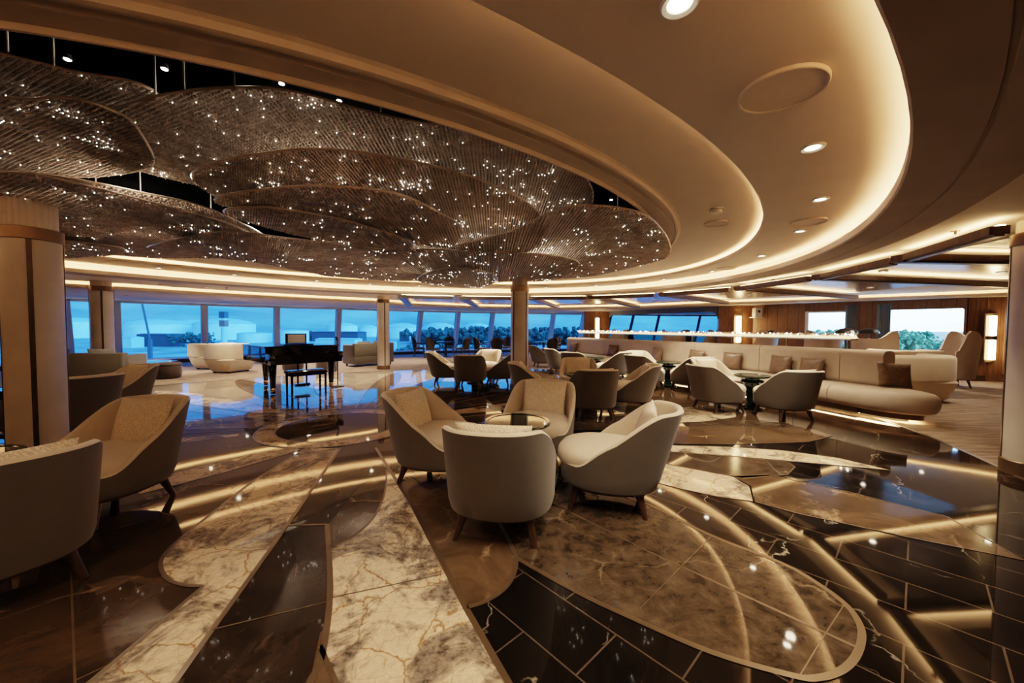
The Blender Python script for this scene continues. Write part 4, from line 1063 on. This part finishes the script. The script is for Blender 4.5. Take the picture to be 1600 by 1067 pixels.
for pi2, (z, px) in enumerate(panels):
    out = [p.xy for p in spline([G(x, y, z) for x, y in px], 6, True)]
    def wob(x, y): return z + .028 * math.sin(x * 1.9 + pi2) * math.cos(y * 1.6 + pi2 * .7) + .02 * noise.noise(Vector((x * 1.3, y * 1.3, pi2 * 3.1)))
    ar = sum(out[k].x * out[(k + 1) % len(out)].y - out[(k + 1) % len(out)].x * out[k].y for k in range(len(out)))
    if ar < 0: out.reverse()
    xs = [p.x for p in out]; ys = [p.y for p in out]; x0, x1, y0, y1 = min(xs), max(xs), min(ys), max(ys)
    # the sheet: outline filled on a grid so that it can ripple
    bm = bmesh.new(); bm.faces.new([bm.verts.new((p.x, p.y, 0)) for p in out]); bmesh.ops.triangulate(bm, faces=bm.faces)
    st = .35
    for ax_, a0, a1 in ((0, x0, x1), (1, y0, y1)):
        v = a0 + st
        while v < a1:
            nrm = (1, 0, 0) if ax_ == 0 else (0, 1, 0); co = (v, 0, 0) if ax_ == 0 else (0, v, 0)
            bmesh.ops.bisect_plane(bm, geom=list(bm.verts) + list(bm.edges) + list(bm.faces), plane_co=co, plane_no=nrm); v += st
    for v in bm.verts: v.co.z = wob(v.co.x, v.co.y)
    me = bpy.data.meshes.new('crystal_net'); bm.to_mesh(me); bm.free(); me.materials.append(M['net_low_brightened' if pi2 >= 3 and pi2 not in (4, 10, 11) else 'net'])
    for p_ in me.polygons: p_.use_smooth = True
    net = bpy.data.objects.new('crystal_net', me); col.objects.link(net); net.parent = chan
    MB().tube([(p.x, p.y, wob(p.x, p.y) - .004) for p in out + out[:1]], .010, 5, caps=False).build('edge_wire', M['net_rim'], net)
    # hanging crystals in a diagonal lattice
    pitch = .034 if pi2 in (0, 1, 2, 3) else .045
    spots_c = [(random.uniform(x0, x1), random.uniform(y0, y1)) for _ in range(int((x1 - x0) * (y1 - y0) * 2.2) + 4)]
    ca, sa = math.cos(R(35)), math.sin(R(35)); cx_, cy_ = (x0 + x1) / 2, (y0 + y1) / 2; rad = math.hypot(x1 - x0, y1 - y0) / 2; nn_ = int(rad / pitch) + 1
    P = []; lit = []
    for i in range(-nn_, nn_ + 1):
        for j in range(-nn_, nn_ + 1):
            u, v = (i + (j % 2) * .5) * pitch, j * pitch * .8; x, y = cx_ + u * ca - v * sa, cy_ + u * sa + v * ca
            if x < x0 or x > x1 or y < y0 or y > y1 or y < .9 or not inside(Vector((x, y)), out): continue
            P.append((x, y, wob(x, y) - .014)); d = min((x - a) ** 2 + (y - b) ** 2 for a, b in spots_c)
            lit.append(1 if (d < .012 and random.random() < (.20 if pi2 < 4 else .13)) or random.random() < (.022 if pi2 < 4 else .008) else 0)  # chosen beads glow by themselves to draw clustered sparkle
    if not P: continue
    P = np.array(P); lit = np.array(lit); n = len(P)
    rot = np.random.RandomState(pi2).uniform(0, np.pi, n); tl = np.random.RandomState(pi2 + 50).uniform(-.35, .35, n); r = pitch * .34
    V = np.zeros((n, 6, 3)); O = np.array(octv, float) * np.array([r, r, r * 1.15])
    c_, s_ = np.cos(rot)[:, None], np.sin(rot)[:, None]
    x_, y_, z_ = O[None, :, 0], O[None, :, 1], O[None, :, 2]
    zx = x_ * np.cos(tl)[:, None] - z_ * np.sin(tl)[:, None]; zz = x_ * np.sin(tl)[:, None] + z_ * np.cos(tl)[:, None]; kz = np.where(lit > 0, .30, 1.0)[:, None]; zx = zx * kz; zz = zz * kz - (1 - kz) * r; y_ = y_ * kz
    V[:, :, 0] = zx * c_ - y_ * s_; V[:, :, 1] = zx * s_ + y_ * c_; V[:, :, 2] = zz; V += P[:, None, :]
    Fc = (np.array(octf)[None] + (np.arange(n) * 6)[:, None, None]).reshape(-1)
    me = bpy.data.meshes.new('crystal_beads'); me.vertices.add(n * 6); me.vertices.foreach_set('co', V.reshape(-1))
    me.loops.add(n * 24); me.loops.foreach_set('vertex_index', Fc.astype(np.int32)); me.polygons.add(n * 8)
    me.polygons.foreach_set('loop_start', (np.arange(n * 8) * 3).astype(np.int32))
    me.materials.append(M['crystal']); me.materials.append(M['crystal_glint']); me.polygons.foreach_set('material_index', np.repeat(lit, 8).astype(np.int32)); me.update(calc_edges=True)
    o = bpy.data.objects.new('crystal_beads', me); col.objects.link(o); o.parent = net; o['kind'] = 'stuff'
for x, y in ((12, 75), (84, 98), (243, 150), (288, 145), (366, 138), (595, 180), (838, 255), (965, 325), (440, 318), (500, 322), (552, 332), (150, 290), (220, 310), (330, 345)):
    p = G(x, y, 2.78); MB().tube([(p.x, p.y, p.z - .02), (p.x, p.y, ZR)], .005, 6).build('suspension_rod', M['net_rim'], chan)
SP = None
sp_px = [(105, 92), (257, 107), (530, 157), (955, 312), (350, 60), (985, 335), (440, 130), (330, 100)]
for i, (x, y) in enumerate(sp_px):
    p = G(x, y, ZR - .03); lb = 'tiny white spotlight in the black recess, ' + ['by the left edge', 'above the first gap in the nets', 'above the long gap edge', 'at the right tip of the recess', 'near the moulding at upper left', 'rightmost one', 'beside the middle of the long moulding', 'third from the left edge'][i]
    if SP is None:
        SP = thing('recess_spotlight', lb, 'spotlight', p, 0, 'spotlights in the black recess')
        MB().lathe([(.02, .03), (.024, 0), (.02, -.003)], 20).build('ring', M['black'], SP); MB().lathe([(0, -.006), (.018, -.006), (.018, .004), (0, .004)], 16).build('lens', M['spot_white'], SP)
    else: dup(SP, p, 0, lb)

# ------------------------------------------------------------------ ceiling fittings
DL = None
def downlight(px, py, z, label, energy=18, grp='recessed downlights'):
    global DL
    p = G(px, py, z)
    if DL is None:
        t = thing('downlight', label, 'ceiling light', p, 0, grp); DL = t
        MB().lathe([(.036, .01), (.045, -.006), (.062, -.012), (.07, -.004), (.07, .002)], 28).build('trim_ring', M['white'], t)
        MB().lathe([(0, -.003), (.037, -.003), (.037, .004), (0, .004)], 24).build('lens', M['lamp_hot'], t)
    else: t = dup(DL, p, 0, label, grp)
    ld = bpy.data.lights.new('downlight_and_fill_beam', 'SPOT'); ld.energy = energy * (1.5 if p.y < 4 else 2.4 if p.y < 8 else 6.0 if z > 2.35 else 11.0); ld.color = (1, .80, .58); ld.spot_size = R(105); ld.spot_blend = .8; ld.shadow_soft_size = .05
    lo_ = bpy.data.objects.new('downlight_and_fill_beam', ld); col.objects.link(lo_); lo_.location = (p.x, p.y, p.z - .03)
ords = ['first', 'second', 'third', 'fourth', 'fifth', 'sixth', 'seventh', 'eighth', 'ninth', 'tenth', 'eleventh', 'twelfth', 'thirteenth']
for i, (x, y) in enumerate([(1062, 4), (1270, 230), (1282, 311), (1250, 361), (1190, 399.5), (1113, 424), (1037, 436.5), (932, 445.5), (853, 449), (752, 449), (655, 446.5), (578, 443.5), (495, 438.5)]):
    downlight(x, y, ZB - .002, 'round downlight in the lit ceiling ring, %s from the camera along the right sweep' % ords[i], 26)
for i, (x, y) in enumerate([(366, 429), (248, 418.5)]):
    downlight(x, y, ZB - .002, 'round downlight in the lit ceiling ring above the left windows, %s from the slim column' % ords[i], 26)
for i, (x, y) in enumerate([(199, 462), (382, 469), (519, 474.5), (641, 478.5), (762, 482.5), (875, 485.5)]):
    downlight(x, y, ZK - .002, 'small downlight in the bulkhead over the windows, %s from the left' % ords[i], 14)
for i, (x, y) in enumerate([(323, 449), (458, 456.5), (573, 463)]):
    downlight(x, y, ZO - .004, 'small downlight beside the outer light band, %s from the left' % ords[i], 14)
for i, (x, y) in enumerate([(1380, 424), (1565, 425), (1360, 449), (1452, 455), (1170, 460.5), (1023, 468), (907, 472)]):
    downlight(x, y, ZO - .028, 'small downlight in the timber coffers, %s from the right column' % ords[i], 14)
# unseen fill spots added round the ring for ambient light, without fixtures
for k in range(14):
    t_ = R(150 + 14.5 * k); x, y = 6.97 * math.cos(t_), 5.15 * math.sin(t_); ca, sa = math.cos(ANG), math.sin(ANG)
    ld = bpy.data.lights.new('downlight_and_fill_beam', 'SPOT'); ld.energy = 26; ld.color = (1, .76, .51); ld.spot_size = R(120); ld.spot_blend = .8; ld.shadow_soft_size = .05
    lo_ = bpy.data.objects.new('downlight_and_fill_beam', ld); col.objects.link(lo_); lo_.location = (CX + x * ca - y * sa, CY + x * sa + y * ca, ZB - .03)
# lamps hidden above the crystal nets
for x, y in ((-3.6, 3.6), (-1.6, 3.4), (-.2, 4.6), (-3.6, 5.6), (-1.8, 5.6), (.4, 6.2), (-3.0, 7.4), (-1.0, 7.6), (-5, 5)):
    ld = bpy.data.lights.new('recess_lamp', 'POINT'); ld.energy = 30; ld.color = (1, .86, .70); ld.shadow_soft_size = .06
    lo_ = bpy.data.objects.new('recess_lamp', ld); col.objects.link(lo_); lo_.location = (x, y, ZR - .28)
SD = None
def disc(px, py, z, r, label):
    global SD
    p = G(px, py, z)
    if SD is None:
        SD = thing('speaker_disc', label, 'ceiling speaker', p, 0, 'round ceiling speaker discs')
        MB().lathe([(.94, .0), (.94, -.016), (.97, -.022), (1.0, -.016), (1.0, .0)], 48).build('rim', M['plaster'], SD)
        MB().lathe([(0, -.012), (.94, -.012), (.94, 0), (0, 0)], 48).build('grille', M['plaster'], SD); o = SD
    else: o = dup(SD, p, 0, label)
    o.scale = (r, r, 1)
disc(1222, 139, ZB, .19, 'large round speaker disc in the lit ceiling ring nearest the camera')
disc(1263, 345.5, ZB, .17, 'round speaker disc in the lit ceiling ring, second from the camera')
disc(1135, 418.5, ZB, .17, 'round speaker disc in the lit ceiling ring, third from the camera')
disc(983, 441, ZB, .17, 'round speaker disc in the lit ceiling ring above the middle column')
disc(1119, 348, ZM, .14, 'small round speaker disc in the inner ceiling beside the smoke detector')
disc(265, 445, ZA + .002, .2, 'round speaker disc in the soffit above the left windows')
p = G(1120, 326, ZM)
sd = thing('smoke_detector', 'white round smoke detector on the inner ceiling', 'smoke detector', p)
MB().lathe([(.07, 0), (.07, -.015), (.055, -.02), (.055, -.045), (.04, -.055), (0, -.055)], 28).build('housing', M['white'], sd); MB().lathe([(.074, -.016), (.074, -.019)], 28).build('seam', M['soffit'], sd)
SK = None
for px, py, lb in ((1493, 361, 'small bronze sprinkler head on the ceiling near the right column'), (1208, 436.5, 'small bronze sprinkler head on the ceiling above the banquette'), (354, 449, 'small sprinkler head on the ceiling above the left windows')):
    p = G(px, py, ZO)
    if SK is None:
        SK = thing('sprinkler', lb, 'sprinkler', p, 0, 'ceiling sprinklers')
        MB().lathe([(.04, 0), (.035, -.008), (.012, -.012), (.012, -.035), (0, -.035)], 18).build('body', M['bronze'], SK); MB().lathe([(0, -.05), (.024, -.05), (.024, -.046), (0, -.046)], 14).tube([(0, 0, -.03), (0, 0, -.05)], .004, 6).build('deflector', M['bronze'], SK)
    else: dup(SK, p, 0, lb)

# ------------------------------------------------------------------ the harbour outside
ZG = -12.0
MB().add([(-4000, 20, ZG - .1), (4000, 20, ZG - .1), (4000, 6000, ZG - .1), (-4000, 6000, ZG - .1)], [(0, 1, 2, 3)]).build('ground', paint('quay ground', (.34, .37, .36), .9, var=.5, scale=.06), None, False)['kind'] = 'structure'
tm = paint('pale storage tank steel', (.80, .84, .86), .6, var=.08, scale=.2); tm2 = paint('pale grey tank roof', (.60, .65, .68), .6, var=.08, scale=.2)
dk = paint('dark shed cladding', (.07, .08, .09), .8); wt = paint('white shed cladding', (.62, .66, .68), .7)
tk = 0
for px, wpx, ytop, ydome, D, lb in ((30, 100, 505, 498, 420, 'storage tank at the far left edge beyond the first column'), (122, 74, 505, 498, 440, 'storage tank seen between the two left columns'), (248, 82, 508, 500, 400, 'domed storage tank behind the left crane boom'), (300, 60, 507, 500, 470, 'domed storage tank left of the light tower'), (352, 80, 507, 498, 410, 'domed storage tank behind the light tower'),
                                (398, 46, 521, 519.5, 330, 'low flat storage tank right of the light tower'), (458, 44, 517, 515, 330, 'low white storage tank behind the piano'), (535, 44, 509, 504, 520, 'domed storage tank above the dark warehouse'), (576, 30, 513, 507, 560, 'small domed tank left of the slim column'), (628, 56, 511, 504, 480, 'domed storage tank right of the slim column'), (686, 52, 511, 503, 480, 'domed storage tank above the left window chairs'), (744, 46, 511, 503, 480, 'domed storage tank above the middle window chairs')):
    x, r = (px - 800) / F * D, wpx / F * D / 2; h1 = EYE + (511.5 - ytop) / F * D; h2 = EYE + (511.5 - ydome) / F * D
    t = thing('storage_tank', lb, 'tank', (x, D, ZG), 0, 'pale storage tanks in the harbour')
    MB().lathe([(r, 0), (r, h1 - ZG)], 40).build('wall', tm, t)
    MB().lathe([(r * 1.01, h1 - ZG), (r * .8, h1 - ZG + (h2 - h1) * .5), (r * .45, h1 - ZG + (h2 - h1) * .87), (r * .1, h2 - ZG), (0, h2 - ZG)], 40).build('dome_roof', tm2, t)
for px, wpx, yt, D, mt, lb in ((252, 52, 522, 260, dk, 'dark open shed below the left tanks'), (531, 70, 517.5, 380, dk, 'long dark warehouse behind the olive loveseat'), (632, 14, 517, 380, dk, 'small dark shed right of the slim column'), (651, 10, 517, 380, dk, 'small dark shed by the left window chairs'), (482, 10, 517, 380, dk, 'small dark block right of the white tank'), (195, 40, 527, 240, wt, 'pale low building by the second column'), (613, 12, 533, 150, wt, 'small white hut low beyond the slim column'), (530, 60, 528, 200, wt, 'low white roof behind the olive loveseat')):
    x, w_ = (px - 800) / F * D, wpx / F * D; h = EYE + (511.5 - yt) / F * D - ZG
    t = thing('shed', lb, 'building', (x, D, ZG), 0, 'harbour sheds')
    MB().box((0, 0, h * .46), (w_, w_ * .5, h * .92)).build('wall', mt, t, False)
    MB().add([(-w_ * .52, -w_ * .27, h * .92), (w_ * .52, -w_ * .27, h * .92), (w_ * .52, w_ * .27, h * .92), (-w_ * .52, w_ * .27, h * .92), (-w_ * .52, 0, h), (w_ * .52, 0, h)], [(0, 1, 5, 4), (2, 3, 4, 5), (0, 4, 3), (1, 2, 5), (3, 2, 1, 0)]).build('roof', tm2 if mt is wt else mt, t, False)
D = 180; x = (350 - 800) / F * D
t = thing('light_tower', 'dark topped harbour light tower among the tanks', 'tower', (x, D, ZG))
zz = lambda y: EYE + (511 - y) / F * D - ZG
MB().lathe([(1.3, 0), (1.2, zz(511))], 12).build('mast', wt, t); MB().box((0, 0, zz(505.5)), (2.6, 2.6, 3.0)).build('cabin', paint('rust cabin', (.25, .12, .08), .7), t, False)
MB().lathe([(1.0, zz(501)), (1.0, zz(497))], 12).build('gallery', wt, t); MB().box((0, 0, zz(492)), (2.6, 2.6, 3.0)).build('lantern', dk, t, False)
t = thing('crane_boom', 'thin slanting crane boom outside the left windows', 'crane', (0, 0, 0))
a, b = ray(221, 468) * (150 / ray(221, 468).y) + Vector((0, 0, EYE)), ray(234, 530) * (150 / ray(234, 530).y) + Vector((0, 0, EYE))
MB().tube([a, b], .35, 6).build('jib', dk, t); MB().tube([b, (b.x, b.y, ZG)], .8, 6).build('mast', dk, t)
def foliage(name, x0, x1, yf, ztop, n, size, mat, label, jit=6, kind='stuff'):
    fb = MB()
    for _ in range(n):
        u = random.random(); x = x0 + (x1 - x0) * u; y = yf + random.uniform(-jit, jit); zt = ztop + random.uniform(-.25, .12) * size * 4
        for k in range(10):
            c = Vector((x + random.gauss(0, size * .8), y + random.gauss(0, size * .8), zt - abs(random.gauss(0, size * 2.2)))); r = size * random.uniform(.3, .75)
            sp = Matrix.Rotation(random.uniform(0, 3), 3, Vector((random.random(), random.random(), random.random() + .1)).normalized())
            fb.add([c + sp @ (Vector(v) * r) for v in octv], octf)
    o = fb.build(name, mat, None, False); tag(o, label, 'trees', None, kind)
leaf = paint('dark teal green leaves', (.035, .085, .06), .8, var=.5, scale=.8)
leaf2 = paint('bright green leaves', (.12, .30, .20), .8, var=.5, scale=2.5)
D = 330
foliage('treeline', (650 - 800) / F * D, (935 - 800) / F * D, D, EYE + (511.5 - 516) / F * D + 1, 220, 4.2, leaf, 'dark green treeline beyond the windows behind the window chairs', 30)
MB().prism([((640 - 800) / F * D, D + 20), ((1150 - 800) / F * D, D + 20), ((1150 - 800) / F * D, D + 60), ((640 - 800) / F * D, D + 60)], [(0, ZG), (0, -3.5)]).build('hedge_bank', leaf, None, False)['kind'] = 'structure'
foliage('treeline', (260 - 800) / F * 250, (318 - 800) / F * 250, 255, EYE + (511.5 - 522) / F * 250, 14, 2.4, leaf, 'dark bushes below the tanks left of the light tower', 5)
foliage('treeline', (610 - 800) / F * 140, (800 - 800) / F * 140, 150, -6.5, 60, 1.8, leaf, 'low bushes on the quay below the window chairs', 12)
for nm, x0, x1, zt, n in (('left half of', 26, 35, 1.15, 240), ('right half of', 35, 46, .35, 200)): foliage('tree_canopy', x0, x1, 34, zt, n, .36, leaf2, 'bright green tree canopy filling the %s the big white window' % nm, 3)

# ------------------------------------------------------------------ sky and light
wd = bpy.data.worlds.new('dusk sky'); bpy.context.scene.world = wd; wd.use_nodes = True
nt = wd.node_tree; nt.nodes.clear()
o = nt.nodes.new('ShaderNodeOutputWorld'); bg = nt.nodes.new('ShaderNodeBackground'); tc = nt.nodes.new('ShaderNodeTexCoord'); sp = nt.nodes.new('ShaderNodeSeparateXYZ')
nt.links.new(tc.outputs['Generated'], sp.inputs[0])
rp = nt.nodes.new('ShaderNodeValToRGB'); e = rp.color_ramp.elements
e[0].position = .0; e[0].color = (.20, .37, .56, 1); e[1].position = .35; e[1].color = (.16, .33, .62, 1)
m1 = e.new(.045); m1.color = (.25, .46, .70, 1)
nt.links.new(sp.outputs[2], rp.inputs[0])
mp = nt.nodes.new('ShaderNodeMapping'); mp.inputs['Scale'].default_value = (1, 1, 7); nt.links.new(tc.outputs['Generated'], mp.inputs[0])
ns = nt.nodes.new('ShaderNodeTexNoise'); ns.inputs['Scale'].default_value = 4.5; ns.inputs['Detail'].default_value = 7; ns.inputs['Roughness'].default_value = .6; nt.links.new(mp.outputs[0], ns.inputs['Vector'])
cr_ = nt.nodes.new('ShaderNodeValToRGB'); c = cr_.color_ramp.elements; c[0].position = .35; c[0].color = (.50, .58, .72, 1); c[1].position = .72; c[1].color = (1.55, 1.45, 1.35, 1); nt.links.new(ns.outputs[0], cr_.inputs[0])
mx = nt.nodes.new('ShaderNodeMix'); mx.data_type = 'RGBA'; mx.blend_type = 'MULTIPLY'; mx.inputs[0].default_value = .8; nt.links.new(rp.outputs[0], mx.inputs[6]); nt.links.new(cr_.outputs[0], mx.inputs[7])
# the sky is far brighter toward the right, which whitens the right windows
mr = nt.nodes.new('ShaderNodeMapRange'); mr.inputs['From Min'].default_value = .48; mr.inputs['From Max'].default_value = .68; mr.inputs['To Min'].default_value = 1.2; mr.inputs['To Max'].default_value = 9.0; nt.links.new(sp.outputs[0], mr.inputs[0])
nt.links.new(mx.outputs[2], bg.inputs[0]); nt.links.new(mr.outputs[0], bg.inputs[1]); nt.links.new(bg.outputs[0], o.inputs[0])
sd_ = bpy.data.lights.new('tank_fill_sun', 'SUN'); sd_.energy = .9; sd_.angle = R(12); sd_.color = (1, .93, .86); so_ = bpy.data.objects.new('tank_fill_sun', sd_); col.objects.link(so_); so_.rotation_euler = Vector((-.55, .75, -.45)).to_track_quat('-Z', 'Y').to_euler()  # sun lamp added to brighten the storage tanks against the sky
def area(loc, sx, sy, en, colr, name='lamp'):
    d = bpy.data.lights.new(name, 'AREA'); d.shape = 'ELLIPSE'; d.size = sx; d.size_y = sy; d.energy = en; d.color = colr
    ob = bpy.data.objects.new(name, d); col.objects.link(ob); ob.location = loc; return ob
sc = bpy.context.scene
sc.view_settings.view_transform = 'Filmic'
sc.view_settings.look = 'Medium High Contrast'
sc.view_settings.exposure = 1.55
sc.cycles.use_denoising = True
sc.cycles.max_bounces = 8; sc.cycles.diffuse_bounces = 4; sc.cycles.glossy_bounces = 4; sc.cycles.transparent_max_bounces = 12
sc.cycles.caustics_reflective = False; sc.cycles.caustics_refractive = False
sc.cycles.sample_clamp_indirect = 6.0
